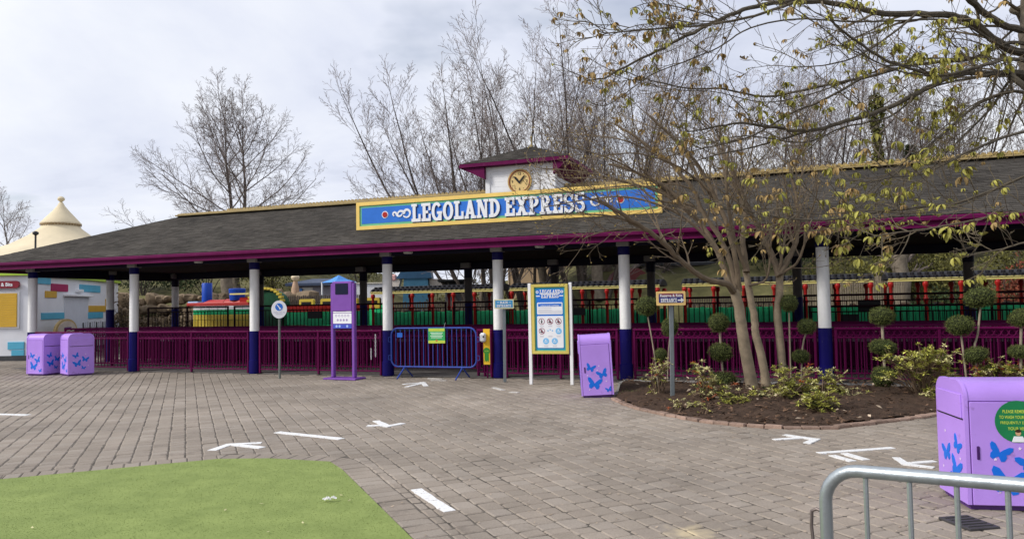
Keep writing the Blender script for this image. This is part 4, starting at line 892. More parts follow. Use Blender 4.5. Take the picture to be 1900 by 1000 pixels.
# stacked rockery at the left
rock_m = M('sandstone', (0.19, 0.14, 0.09), 0.9, 0.3, 2.2, bump=0.7, bs=12, objrand=0.35)
rk = thing('rockery', 'stacked sandstone boulders on the bank behind the locomotive', 'rock wall', (-15, 33, 0)); rr = random.Random(21); rmesh = []
for k in range(6):
    bm = bmesh.new(); bmesh.ops.create_icosphere(bm, subdivisions=2, radius=.5)
    for v in bm.verts:
        c = v.co; c.x, c.y, c.z = (math.copysign(abs(q)**.62*.64, q) for q in c); c += Vector((rr.gauss(0, .03), rr.gauss(0, .03), rr.gauss(0, .03)))+c.normalized()*.1*mnoise.noise(c*2+Vector((k*7, 0, 0)))
    me = bpy.data.meshes.new('rock'); bm.to_mesh(me); bm.free(); me.materials.append(rock_m); rmesh.append(me)
for row in range(5):
    x = -19.0+rr.random()
    while x < -9.3:
        wd = rr.uniform(.35, 1.1); hh = rr.uniform(.3, .75); o = inst('rock', rmesh[rr.randrange(6)], rk); y = 32.6+row*.5-.17*(x+14)+rr.uniform(-.15, .15)
        o.location = (x+wd/2+15, y-33, .2+row*.46+rr.uniform(-.08, .08)); o.scale = (wd*1.02, rr.uniform(.9, 1.3), hh*1.1); o.rotation_euler = (rr.gauss(0, .1), rr.gauss(0, .1), rr.gauss(0, .35)); x += wd*.93
def simple_house(name, label, cat, c, d, rz, wallm, roofm, hip=.5, over=.2, windows=()):
    t = thing(name, label, cat, (c[0], c[1], 0), rz); MB().box((0, 0, d[2]/2), d, ch=.02).build('wall', wallm, t)
    q = MB(); ox, oy = d[0]/2+over, d[1]/2+over; z = d[2]; q.add([Vector(p) for p in ((-ox, -oy, z), (ox, -oy, z), (ox, oy, z), (-ox, oy, z), (-ox*.4, 0, z+hip), (ox*.4, 0, z+hip), (-ox, -oy, z-.12), (ox, -oy, z-.12), (ox, oy, z-.12), (-ox, oy, z-.12))],
        [(0, 1, 5, 4), (1, 2, 5), (2, 3, 4, 5), (3, 0, 4), (6, 7, 1, 0), (7, 8, 2, 1), (8, 9, 3, 2), (9, 6, 0, 3)]); q.build('roof', roofm, t)
    for nm, x, z0, w_, h_, m in windows: MB().box((x, -d[1]/2-.01, z0+h_/2), (w_, .06, h_), ch=.01).build(nm, m, t)
    return t
tanw = M('tan_render', (0.52, 0.37, 0.23), 0.8, 0.08, 0.7); cream_w = M('cream_render', (0.58, 0.54, 0.46), 0.8, 0.08, 1); greyw = M('grey_boarding', (0.27, 0.25, 0.27), 0.8, 0.12, 2); bluer = M('blue_roof', (0.08, 0.24, 0.56), 0.5, 0.1, 2)
p = PY(1000, 515, 41); simple_house('tan_building', 'plain tan rendered building behind the trees right of the fourth column', 'building', (p.x+.4, 43.5), (3.6, 5, 4.2), -.12, tanw, darkgrey, .3, .15, (('pilaster', -1.77, .0, .06, 4.1, M('pale_pilaster', (.62, .5, .38), .8)), ('door', .9, 0, .9, 2.1, darkgrey), ('window', -.8, 1.2, .8, .8, black)))
p = PY(592, 530, 36); simple_house('grey_hut', 'small cream and grey hut with a blue roof behind the wagon', 'hut', (p.x, 37.2), (2.6, 2.4, 2.75), 0, greyw, M('slate_blue_roof', (.06, .08, .13), .6, .1, 2), .25, .25, (('blue_awning', -1.0, 2.28, .55, .22, bluer), ('door', -1.0, .05, .32, 2.1, M('dark_door', (.05, .025, .02), .6)), ('cream_panel', -.55, .05, .5, 2.5, cream_w), ('window', .4, 1.3, .7, .7, black), ('corner_post', 1.2, .05, .12, 2.6, white)))
p = PY(623, 518, 33); cn = thing('pagoda_canopy', 'bright blue pagoda canopy peak behind the lilac stand', 'canopy', (p.x, 33.6, 0)); zt, zb2 = PY(628, 511, 33.6).z, PY(628, 523, 33.6).z
q = MB(); prof = [(1.0, zb2-.03), (.8, zb2+.03), (.5, zb2+.1), (.2, zb2+.22), (.03, zt)]
q.lathe([(a*.8, b) for a, b in prof], n=4); q.build('canvas', M('blue_canvas', (.09, .30, .74), .6), cn)
for a in range(4): MB().tube([(0.75*math.cos(a*PI/2), 0.75*math.sin(a*PI/2), 0), (0.75*math.cos(a*PI/2), 0.75*math.sin(a*PI/2), zb2)], .04, 6).build('pole', white, cn)
p = PY(548, 530, 34); ct = thing('globe_lamp', 'cream globe lamp on a thick post left of the grey hut', 'lamp post', (p.x, 34, 0)); zg = PY(548, 516, 34).z
MB().lathe([(.2, 0), (.18, zg-.5), (.13, zg-.3), (.1, zg-.15)], n=12).build('post', M('terracotta', (.45, .30, .2), .7), ct, smooth=True); MB().lathe([(.05, zg-.15), (.17, zg-.05), (.19, zg+.05), (.1, zg+.2), (.01, zg+.22)], n=14).build('globe', M('cream_globe', (.8, .66, .45), .4), ct, smooth=True)
# big painted figure behind the train: blue coat, pale sleeves, pink hand
fg = thing('giant_figure', 'giant painted toy figure in a blue coat with pink hand below the roof beam', 'statue', (PY(772, 520, 37).x, 37, 0)); X = lambda px: PY(px, 520, 37).x-PY(772, 520, 37).x; Z = lambda py: PY(772, py, 37).z
coat = M('figure_blue', (0.055, 0.17, 0.27), 0.6, 0.15, 2); pale = M('figure_pale', (0.72, 0.64, 0.56), 0.6, 0.06, 2); pink = M('figure_pink', (0.74, 0.40, 0.36), 0.5, 0.06, 2)
q = MB(); q.plate([(X(746), 0), (X(798), 0), (X(796), Z(517)), (X(752), Z(517))], -.5, .5); q.build('coat_skirt', coat, fg)
q = MB(); q.plate([(X(738), Z(517)), (X(803), Z(517)), (X(800), Z(498)), (X(752), Z(496))], -.55, .55); q.build('coat_torso', M('figure_blue_dark', (0.035, 0.10, 0.19), 0.6, 0.15, 2), fg)
MB().lathe([(.45, Z(496)), (.55, Z(488)), (.5, Z(476)), (.2, Z(470))], n=18).build('head', pink, fg, smooth=True)
q = MB(); q.plate([(X(718), Z(531)), (X(741), Z(532)), (X(745), Z(518)), (X(722), Z(521))], -.3, .3); q.plate([(X(800), Z(532)), (X(832), Z(529)), (X(826), Z(519)), (X(797), Z(518))], -.3, .3); q.build('sleeve', pale, fg)
MB().box((X(731), -.2, Z(515)), (.32, .3, .32), ch=.06).build('hand', pink, fg)
# white garden wall, shed, stalls and rear fence
def slab_thing(name, label, cat, px0, py0, px1, py1, Y, m, th=.3, part='panel', z0=None):
    a = PY(px0, py1, Y); b = PY(px1, py0, Y); t = thing(name, label, cat, (a.x, Y, 0)); zb = a.z if z0 is None else z0
    MB().box(((b.x-a.x)/2, th/2, (b.z+zb)/2), (b.x-a.x, th, b.z-zb), ch=.02).build(part, m, t); return t, b.x-a.x, b.z
t, L, zt = slab_thing('white_wall', 'low white wall behind the train left of the giant figure', 'wall', 655, 526, 722, 560, 35.5, white, .25, 'wall', 0.0); MB().box((L/2, .12, zt+.03), (L+.1, .36, .06), ch=.01).build('coping', cream_w, t)
t, L, zt = slab_thing('dark_shed', 'low dark flat roofed shed behind the train right of the giant figure', 'shed', 826, 523, 862, 560, 33, darkgrey, 1.5, 'wall', 0.0); MB().box((L/2, .7, zt+.06), (L+.6, 2.0, .1), ch=.03).build('roof', black, t); MB().box((L*.3, -.02, zt-.3), (L*.35, .04, .3)).build('window', M('dull_glass', (.25, .27, .3), .15), t); MB().box((L*.72, -.02, zt-.3), (L*.35, .04, .3)).build('window', MATS['dull_glass'], t)
simple_house('red_stall', 'small stall with a dark red roof behind the fifth column', 'stall', (PY(1172, 510, 34).x, 35), (2.2, 2, 2.35), .1, M('stall_dark', (.10, .08, .07), .7), M('stall_red', (0.12, 0.02, 0.018), .6), .8, .15, (('counter', 0, 1.95, 2.0, .18, cream_w), ('hatch', 0, 1.1, 1.6, .7, black)))
simple_house('grey_shed', 'weathered grey boarded shed behind the entrance arrow sign', 'shed', (PY(1258, 520, 36).x, 37.2), (3.4, 2.4, 3.4), 0, M('weathered_board', (0.17, 0.15, 0.115), .9, .3, 3, bump=.4), darkgrey, .3, .15, (('door_frame', .18, .05, 1.0, 2.4, cream_w), ('door', .18, .05, .8, 2.3, darkgrey), ('window', .3, 1.55, .3, .6, white_c)))
simple_house('white_cabin', 'pale cabin with a bright blue window between the trees right of the noticeboard', 'cabin', (PY(1092, 515, 46).x, 47.5), (2.6, 2, 4.1), 0, M('cabin_white', (.62, .64, .68), .7), darkgrey, .3, .15, (('window', .35, 2.9, .7, .9, M('blue_pane', (.16, .34, .72), .2)), ('window', -.7, 2.9, .6, .9, white_c)))
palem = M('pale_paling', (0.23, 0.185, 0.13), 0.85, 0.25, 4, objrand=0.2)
def paling(label, px0, px1, Y, ztop, n, cat='fence', z0=0, m=None, nm='paling_fence'):
    a = PY(px0, 540, Y).x; b = PY(px1, 540, Y).x; t = thing(nm, label, cat, (a, Y, z0)); me = None
    for k in range(n):
        x = (k+.5)*(b-a)/n
        if me is None: o = MB().box((0, 0, ztop/2), ((b-a)/n*.72, .025, ztop), ch=.008).build('pale', m or palem, t); me = o.data
        else: o = inst('pale', me, t)
        o.location = (x, 0, rr.uniform(-.02, .02))
    for z in (.35, ztop-.3): MB().box(((b-a)/2, .04, z), (b-a, .05, .08)).build('rail', m or palem, t)
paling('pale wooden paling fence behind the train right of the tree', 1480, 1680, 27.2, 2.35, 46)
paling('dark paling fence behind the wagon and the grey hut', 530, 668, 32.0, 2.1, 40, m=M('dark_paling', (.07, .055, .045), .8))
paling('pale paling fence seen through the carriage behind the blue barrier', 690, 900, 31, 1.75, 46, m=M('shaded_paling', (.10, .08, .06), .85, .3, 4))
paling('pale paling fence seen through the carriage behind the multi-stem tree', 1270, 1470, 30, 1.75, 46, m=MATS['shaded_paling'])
# ================================================================== vegetation
tr_ = random.Random(17)
def rv(r): 
    while True:
        v = Vector((r.uniform(-1, 1), r.uniform(-1, 1), r.uniform(-1, 1)))
        if .05 < v.length < 1: return v.normalized()
RMIN = .0052
def ftube(mb, pts, r0, r1, n):              # quick open tube with linear taper
    L = len(pts); b = len(mb.v); d = (pts[-1]-pts[0]).normalized(); a = d.orthogonal().normalized(); c = d.cross(a)
    cs = [(math.cos(2*PI*k/n), math.sin(2*PI*k/n)) for k in range(n)]
    for i, p in enumerate(pts):
        r = r0+(r1-r0)*i/(L-1)
        for x, y in cs: mb.v.append(p+a*(x*r)+c*(y*r))
    for i in range(L-1):
        for k in range(n): k2 = (k+1) % n; mb.f.append((b+i*n+k, b+i*n+k2, b+i*n+n+k2, b+i*n+n+k)); mb.m.append(mb.k)
def grow(mb, p, d, L, r, lev, r_, spec, tips=None):
    """spec[lev] = (segments, wiggle, lift, children, first, angle, length ratio, sides)"""
    sg_n, wig, lift, nch, first, ang, lr, sides = spec[lev]
    pts = [p]; dirs = [d]; st = L/sg_n
    for i in range(sg_n):
        d = (d+rv(r_)*wig+Vector((0, 0, lift))).normalized(); p = p+d*st; pts.append(p); dirs.append(d)
    ftube(mb, pts, r, max(r*.3, RMIN), sides)
    if tips is not None: tips.append((pts[-1], d, lev))
    if lev+1 < len(spec):
        k0 = r_.random()*6.28
        for k in range(nch):
            t = first+(1-first)*(k+r_.random()*.8)/nch; i = min(sg_n-1, int(t*sg_n)); f = t*sg_n-i; q = pts[i].lerp(pts[i+1], min(1, f)); dd = dirs[i]
            ax = dd.orthogonal().normalized(); ax.rotate(Matrix.Rotation(k0+k*2.4+r_.uniform(-.4, .4), 3, dd)); nd = dd.copy(); nd.rotate(Matrix.Rotation(ang*r_.uniform(.7, 1.3), 3, ax))
            grow(mb, q, nd, L*lr*r_.uniform(.65, 1.15)*(1.15-.55*t), max(RMIN, r*(1-.65*t)*.55), lev+1, r_, spec, tips)
twig_m = M('bare_twig', (0.185, 0.15, 0.135), 0.9, 0.25, 2)
def spreading_tree(label, base, H, spread, seed, group, trunks=((0, 0), (.55, .2)), low=2.6):
    r_ = random.Random(seed); t = thing('bare_tree', label, 'tree', tuple(base), 0, group); tk = MB(); cr = MB()
    sp_ = [(8, .13, .055, 11, .18, .7, .40, 5), (5, .18, .05, 8, .12, .65, .45, 3), (3, .2, .04, 4, .2, .6, .5, 3), (2, .2, .03, 0, 0, 0, 0, 3)]
    for ox, oy in trunks:
        pts = [Vector((ox, oy, 0))]; n = 12
        for i in range(n): pts.append(pts[-1]+Vector((r_.gauss(0, .07), r_.gauss(0, .07), H*.86/n)))
        tk.tube(pts, [.15*(1-i/n)**.8+.015 for i in range(n+1)], 9)
        m = 18
        for k in range(m):
            f = (k+r_.random()*.6)/m; z = low+(H*.82-low)*f; i = min(n-1, int(z/(H*.86)*n)); q = pts[i].lerp(pts[i+1], z/(H*.86)*n-i); a = k*2.4+ox*3+r_.uniform(-.3, .3)
            el = .12+.95*f+r_.uniform(-.1, .1); dx, dy, dz = math.cos(a)*math.cos(el)/spread, math.sin(a)*math.cos(el)/spread, math.sin(el)/(H*.58); qx, qy, qz = q.x/spread, q.y/spread, (q.z-H*.42)/(H*.58); A_ = dx*dx+dy*dy+dz*dz; B_ = qx*dx+qy*dy+qz*dz; L = (-B_+math.sqrt(max(0, B_*B_-A_*(qx*qx+qy*qy+qz*qz-1))))/A_*r_.uniform(.82, .94)
            grow(cr, q, Vector((math.cos(a)*math.cos(el), math.sin(a)*math.cos(el), math.sin(el))), L, .055*(1-.5*f), 0, r_, sp_)
        grow(cr, pts[-1], Vector((0, 0, 1)), H*.22, .03, 0, r_, sp_)
    tk.build('trunk', bark_d, t, smooth=True); cr.build('crown', twig_m, t); return t
grp = 'bare winter trees behind the station'
p = PY(432, 560, 42); spreading_tree('wide spreading bare tree behind the left half of the roof', (p.x, 42, 0), 13.6, 6.3, 3, grp, ((-.3, 0), (.6, .3)), 3.9)
p = PY(10, 560, 70); spreading_tree('bare tree at the left picture edge behind the cream tent', (p.x, 70, 0), 12.6, 5.0, 9, grp, ((0, 0),), 2.0)
def fan_tree(label, base, H, seed, group, stems=6, lean=.42, leanx=0.0, copy_of=None, rz=0, sc=1.0):
    if copy_of is not None:
        o = dup(copy_of, tuple(base), rz, label); o.scale = (sc, sc, sc); o['group'] = group; return o
    r_ = random.Random(seed); t = thing('upright_tree', label, 'tree', tuple(base), 0, group); tk = MB(); cr = MB()
    sp_ = [(6, .1, .06, 8, .10, .55, .5, 4), (4, .14, .04, 5, .12, .6, .5, 3), (3, .16, .03, 2, .2, .5, .5, 3), (2, .15, .02, 0, 0, 0, 0, 3)]
    for s_ in range(stems):
        a = s_*2*PI/stems+r_.uniform(-.4, .4); el = PI/2-lean*r_.uniform(.25, 1.1); d = Vector((math.cos(a)*math.cos(el)+leanx, math.sin(a)*math.cos(el), math.sin(el))).normalized(); pts = [Vector((math.cos(a)*.25, math.sin(a)*.25, 0))]; n = 11; L = H*r_.uniform(.78, 1.0)
        for i in range(n): d = (d+rv(r_)*.07+Vector((0, 0, .035))).normalized(); pts.append(pts[-1]+d*L/n)
        tk.tube(pts, [.085*(1-i/n)**.9+.008 for i in range(n+1)], 7); grow(cr, pts[-1], d, H*.09, .01, 1, r_, sp_)
        m = 15
        for k in range(m):
            f = .2+.78*(k+r_.random()*.7)/m; i = min(n-1, int(f*n)); q = pts[i].lerp(pts[i+1], min(1, f*n-i)); dd = (pts[i+1]-pts[i]).normalized(); ax = dd.orthogonal(); ax.rotate(Matrix.Rotation(k*2.4+r_.random(), 3, dd)); nd = dd.copy(); nd.rotate(Matrix.Rotation(r_.uniform(.35, .85), 3, ax))
            grow(cr, q, nd, H*.3*(1.1-.65*f)*r_.uniform(.7, 1.15), .026*(1.15-f), 0, r_, sp_)
    tk.build('trunk', bark_d, t, smooth=True); cr.build('crown', twig_m, t); return t
g2 = 'upright bare trees behind the clock turret'
fa = fan_tree('fan shaped bare tree leaning left of the clock turret', (PY(905, 560, 33).x, 33, 0), 12.4, 36, g2, 11, .5, -.16)
fb = fan_tree('tall bare tree right behind the clock turret', (PY(985, 560, 35).x, 35, 0), 12.7, 32, g2, 9, .52, 0)
fc = fan_tree('tall bare tree just right of the clock turret', (PY(1100, 560, 34).x, 34, 0), 15.2, 33, g2, 10, .5, 0)
for lab, px, Y, src, rz, sc in (('bare tree behind the right end of the roof sign', 1205, 36, fb, 1.7, 1.02), ('bare tree behind the roof right of the multi-stem tree', 1420, 37, fb, 4.1, 1.0),
    ('bare tree behind the right third of the roof', 1540, 36, fc, .9, .95), ('bare tree behind the roof left of the ivy clad trunk', 1600, 41, fb, 3.0, .95), ('bare tree behind the roof near the right picture edge', 1745, 36, fc, 5.2, .95), ('rightmost bare tree behind the roof at the picture edge', 1890, 38, fb, 2.2, 1.0)):
    fan_tree(lab, (PY(px, 560, Y).x, Y, 0), 0, 0, g2, copy_of=src, rz=rz, sc=sc)
small_t = fan_tree('small bare tree before the cream tent by the lamp post', (PY(84, 520, 50).x, 50, 0), 4.6, 41, g2, 5, .6, 0); small_t['group'] = 'small bare trees at far left'
fan_tree('small bare tree just left of the station roof behind the tent', (PY(225, 520, 60).x, 62, 0), 0, 0, 'small bare trees at far left', copy_of=small_t, rz=1.0, sc=1.22)
# leaf cards
def leaf(mb, c, d, n_, L, W, fold=.25):
    s = d.cross(n_).normalized(); m = c+d*L*.5; mb.add([c, m+s*W*.5+n_*fold*W, c+d*L, m-s*W*.5+n_*fold*W, m], [(0, 1, 4), (1, 2, 4), (2, 3, 4), (3, 0, 4)])
# ivy clad trunk
ivy_m = M('ivy_leaf', (0.10, 0.10, 0.022), 0.7, 0.3, 2, island=0.45)
pI = PY(1640, 560, 31); iv = thing('ivy_clad_tree', 'ivy clad upright trunk standing behind the roof right of centre', 'tree', (pI.x, 31, 0)); zi = PY(1640, 165, 31).z
MB().tube([(0, 0, 0), (.1, 0, zi*.5), (-.05, 0, zi)], [.22, .16, .05], 9).build('trunk', bark_d, iv, smooth=True); q = MB()
for _ in range(2600):
    z = tr_.uniform(1.5, zi*.97); r = (.26+.16*math.sin(z*2.2)+.12*tr_.random())*(1-.55*z/zi); a = tr_.random()*6.3; d = rv(tr_); leaf(q, Vector((r*math.cos(a), r*math.sin(a), z)), d, rv(tr_), .16, .11)
q.build('ivy', ivy_m, iv); q = MB()
for k in range(14): z = zi*(.45+.5*k/14); a = k*2.4; grow(q, Vector((0, 0, z)), Vector((math.cos(a), math.sin(a), .5)).normalized(), 2.6, .04, 0, tr_, [(5, .15, .05, 6, .2, .6, .45, 4), (3, .2, .04, 3, .2, .6, .5, 3), (2, .2, 0, 0, 0, 0, 0, 3)])
q.build('crown', twig_m, iv)
# trunks and bushes on the bank behind the train
bush_m = M('olive_foliage', (0.085, 0.085, 0.02), 0.8, 0.3, 1.5, island=0.5, rgb2=(0.14, 0.13, 0.035))
bush_d = M('dark_green_foliage', (0.035, 0.05, 0.018), 0.8, 0.3, 1.5, island=0.5)
red_f = M('russet_foliage', (0.20, 0.055, 0.03), 0.8, 0.3, 1.5, island=0.4)
def bush(label, c, sx, sy, sz, n, m, seed, group='bushes on the bank behind the train', name='bush', cat='bush'):
    r_ = random.Random(seed); t = thing(name, label, cat, tuple(c), 0, group); st = MB(); q = MB()
    for k in range(9):
        a = k*.7; e = Vector((math.cos(a)*sx*.6*r_.random(), math.sin(a)*sy*.6*r_.random(), sz*r_.uniform(.6, .95))); ftube(st, [Vector((0, 0, -.3)), e*.5+Vector((0, 0, .1)), e], .03, .01, 4)
    lobes = [(Vector((r_.uniform(-.6, .6)*sx, r_.uniform(-.6, .6)*sy, sz*r_.uniform(.35, .75))), r_.uniform(.3, .55)) for _ in range(7)]
    for _ in range(n):
        lc, lr = r_.choice(lobes); v = rv(r_)*lr*r_.uniform(.55, 1.05); p_ = lc+Vector((v.x*sx, v.y*sy, v.z*sz)); 
        if p_.z < 0: p_.z *= -.3
        leaf(q, p_, (rv(r_)+v.normalized()*.5).normalized(), rv(r_), r_.uniform(.09, .2), r_.uniform(.05, .09))
    st.build('stem', bark_d, t); q.build('foliage', m, t); return t
def bank_z(x, y):
    c = max(0, 1-abs(x+4)/8.0); y0 = 30.5-0.16*x+c*14; t = max(0, (y-y0)/26); return 4.3*(1-math.exp(-t*5.5))*(1-.35*c)
bk_list = [('dry brown bush below the rocks left of the blue funnel', 300, 31.3, 2.0, .6, 1.5, 900, M('dry_brown_foliage', (0.11, 0.078, 0.045), .9, .3, 3, island=.4)), ('dry brown bush behind the locomotive boiler', 400, 31.3, 2.3, .6, 1.7, 1000, MATS['dry_brown_foliage']), ('dry brown bush behind the second white column', 232, 31.4, 1.2, .6, 2.0, 700, MATS['dry_brown_foliage']), ('dry brown bush left of the globe lamp', 505, 31.5, 1.6, .6, 1.9, 800, MATS['dry_brown_foliage']),
   ('olive bush on the bank behind the blue barrier carriage', 868, 37, 2.4, 1.4, 3.0, 1800, bush_m), ('olive bush on the bank left of the giant figure', 668, 43, 3.2, 1.6, 3.2, 1500, bush_m), ('dark bush behind the third carriage left of the tan building', 905, 40, 1.6, 1.2, 2.6, 1200, bush_d),
   ('olive bush between the noticeboard and the fifth column', 1130, 38, 1.8, 1.2, 3.6, 1500, bush_m), ('long olive hedge bush behind the right column', 1560, 30, 2.9, 1.1, 2.0, 2600, bush_m), ('olive bush on the bank right of the right column', 1690, 30, 2.3, 1.1, 2.4, 2200, bush_m),
   ('olive bush on the bank behind the rightmost inner column', 1775, 29, 1.7, 1.1, 2.3, 1800, bush_m), ('dark green bush low behind the last carriage', 1745, 26.2, 1.3, .7, 1.7, 1400, bush_d), ('olive bush at the right picture edge on the bank', 1890, 29, 1.9, 1.1, 2.6, 1800, bush_m), ('russet bush on the bank at the right picture edge', 1862, 25.6, 1.3, .6, 2.65, 1500, red_f),
   ('olive bush behind the funnels of the locomotive', 385, 36.5, 2.6, 1.0, 1.7, 1500, bush_d), ('dark bush behind the second column left of the locomotive', 265, 37.5, 2.6, 1.2, 1.3, 1400, bush_d), ('olive bush behind the cab of the locomotive', 505, 37, 2.0, 1.0, 1.9, 1400, bush_m), ('olive bush behind the entrance arrow sign and grey shed', 1330, 36, 2.6, 1.2, 3.2, 1800, bush_m), ('dark bush behind the third trunk of the multi-stem tree', 1450, 33, 2.4, 1.2, 2.6, 1700, bush_d)]
for i, (lab, px, Y, sx, sy, sz, n, m) in enumerate(bk_list):
    x = PY(px, 540, Y).x; bush(lab, (x, Y, bank_z(x, Y)-.05), sx, sy, sz, n, m, 100+i)
for lab, px, Y, r0, lean in (('grey tree trunk behind the locomotive dome', 420, 35, .26, .0), ('thin grey tree trunk beside the locomotive dome trunk', 437, 37, .16, .02), ('leaning tree trunk left of the noticeboard', 1012, 37, .22, -.1), ('forked leaning trunk behind the noticeboard', 1022, 37.5, .2, .12), ('dark tree trunk right of the noticeboard', 1082, 36, .2, .1),
    ('pale tree trunk behind the carriage left of the fifth column', 1110, 33, .24, 0), ('tree trunk in the bushes left of the fifth column', 1128, 36, .2, .03), ('tree trunk behind the right column bank', 1673, 29, .3, 0), ('pale twin trunk behind the carriage near the fourth column', 893, 36, .13, .03), ('pale slim trunk beside the twin trunk near the fourth column', 906, 36.4, .1, -.05)):
    x = PY(px, 540, Y).x; z = bank_z(x, Y)-.1; t = thing('tree_trunk', lab, 'tree', (x, Y, z), 0, 'tree trunks behind the train'); q = MB(); H = 3.2; pts = [Vector((lean*H*(i/6)+.04*tr_.gauss(0, 1), 0, H*i/6)) for i in range(7)]
    q.tube(pts, [r0*(1.15-.35*i/6) for i in range(7)], 10); q.build('trunk', M('mid_bark', (0.17, 0.14, 0.105), .9, .35, 5, bump=.6, bs=20), t, smooth=True); q = MB()
    for k in range(7): a = k*2.4; i = 3+k % 4; grow(q, pts[i], Vector((math.cos(a)*.8, math.sin(a)*.8, .6)).normalized(), 1.1, r0*.3, 0, tr_, [(5, .2, .05, 5, .2, .6, .5, 4), (3, .2, .04, 3, .3, .6, .5, 3), (2, .2, 0, 0, 0, 0, 0, 3)])
    q.build('crown', twig_m, t)
p = PY(1690, 300, 34); t = thing('conifer', 'dark conifer top just showing above the mossy ridge', 'tree', (p.x, 34, 0), 0); MB().tube([(0, 0, 0), (0, 0, p.z+.6)], [.2, .02], 8).build('trunk', bark_d, t); q = MB()
for _ in range(3500):
    f = tr_.random()**.7; z = 1.0+(p.z-.2)*f; r = 1.9*(1.02-f)*tr_.random()**.5; a = tr_.random()*6.3; leaf(q, Vector((r*math.cos(a), r*math.sin(a), z-.25*r)), Vector((math.cos(a), math.sin(a), -.25)).normalized(), rv(tr_), .22, .05)
q.build('foliage', M('conifer_green', (.05, .065, .025), .8, .3, 2, island=.4), t)
# ------------------------------------------------------------------ multi-stem tree in the bed
RMIN = .0027
def poly3(pxs, Y0, Y1): n = len(pxs); return [PY(x, y, Y0+(Y1-Y0)*i/(n-1)) for i, (x, y) in enumerate(pxs)]
def smooth_path(pts, k=4):
    out = []; n = len(pts)
    for i in range(n-1):
        p0, p1, p2, p3 = pts[max(i-1, 0)], pts[i], pts[i+1], pts[min(i+2, n-1)]
        for j in range(k):
            t = j/k; out.append(.5*((2*p1)+(p2-p0)*t+(2*p0-5*p1+4*p2-p3)*t*t+(3*p1-p0-3*p2+p3)*t**3))
    out.append(pts[-1]); return out
young_bark = M('pale_smooth_bark', (0.26, 0.205, 0.14), 0.75, 0.28, 7, bump=0.5, bs=50); 
limb_m = M('young_limb_bark', (0.16, 0.12, 0.08), 0.8, 0.25, 7, bump=0.3, bs=50)
mst = thing('multi_stem_tree', 'bare young tree with three pale stems growing in the soil bed', 'tree', tuple(G(1415, 733)))
r_ = random.Random(77); tips = []
sp3 = [(5, .2, .05, 3, .25, .6, .5, 4), (4, .22, .05, 2, .25, .6, .55, 3), (3, .25, .04, 0, 0, 0, 0, 3)]
def limb(mb, pxs, Y0, Y1, ra, rb, sides=9, twigs=10, tl=.8, mbt=None, tp=tips, start=.25, up=.25, spec=None):
    pts = smooth_path(poly3(pxs, Y0, Y1), 5); n = len(pts)
    for i in range(1, n-1): pts[i] = pts[i]+rv(r_)*ra*.18
    mb.tube(pts, [ra+(rb-ra)*(i/(n-1))**.85 for i in range(n)], sides)
    for k in range(twigs):
        f = start+(1-start)*(k+r_.random()*.8)/twigs; i = min(n-2, int(f*(n-1))); q = pts[i].lerp(pts[i+1], min(1, f*(n-1)-i)); dd = (pts[i+1]-pts[i]).normalized(); nd = (dd*.9+rv(r_)*.8+Vector((0, 0, up))).normalized()
        grow(mbt or mb, q, nd, tl*r_.uniform(.6, 1.2)*(1.15-.4*f), max(.005, (ra+(rb-ra)*f)*.45), 0, r_, spec or sp3, tp)
    tp.append((pts[-1], (pts[-1]-pts[-2]).normalized(), 0)); return pts
sA = G(1397, 737).y; sB = G(1424, 730).y; sC = G(1456, 728).y
for pxs, Y0, Y1, ra, rb in (([(1399, 740), (1390, 690), (1378, 620), (1371, 570), (1362, 540)], sA, sA, .105, .078), ([(1424, 732), (1414, 665), (1402, 620), (1400, 590), (1390, 540), (1383, 500)], sB, sB+.1, .074, .052), ([(1456, 730), (1449, 650), (1443, 590), (1446, 540), (1447, 508)], sC, sC+.1, .07, .062)):
    q = MB(); pts = smooth_path(poly3(pxs, Y0, Y1), 5); n = len(pts); q.tube([p_+rv(r_)*.006 for p_ in pts], [ra+(rb-ra)*i/(n-1)+.03*max(0, 1-i/3) for i in range(n)], 12); q.build('trunk', young_bark, mst, world=True, smooth=True)
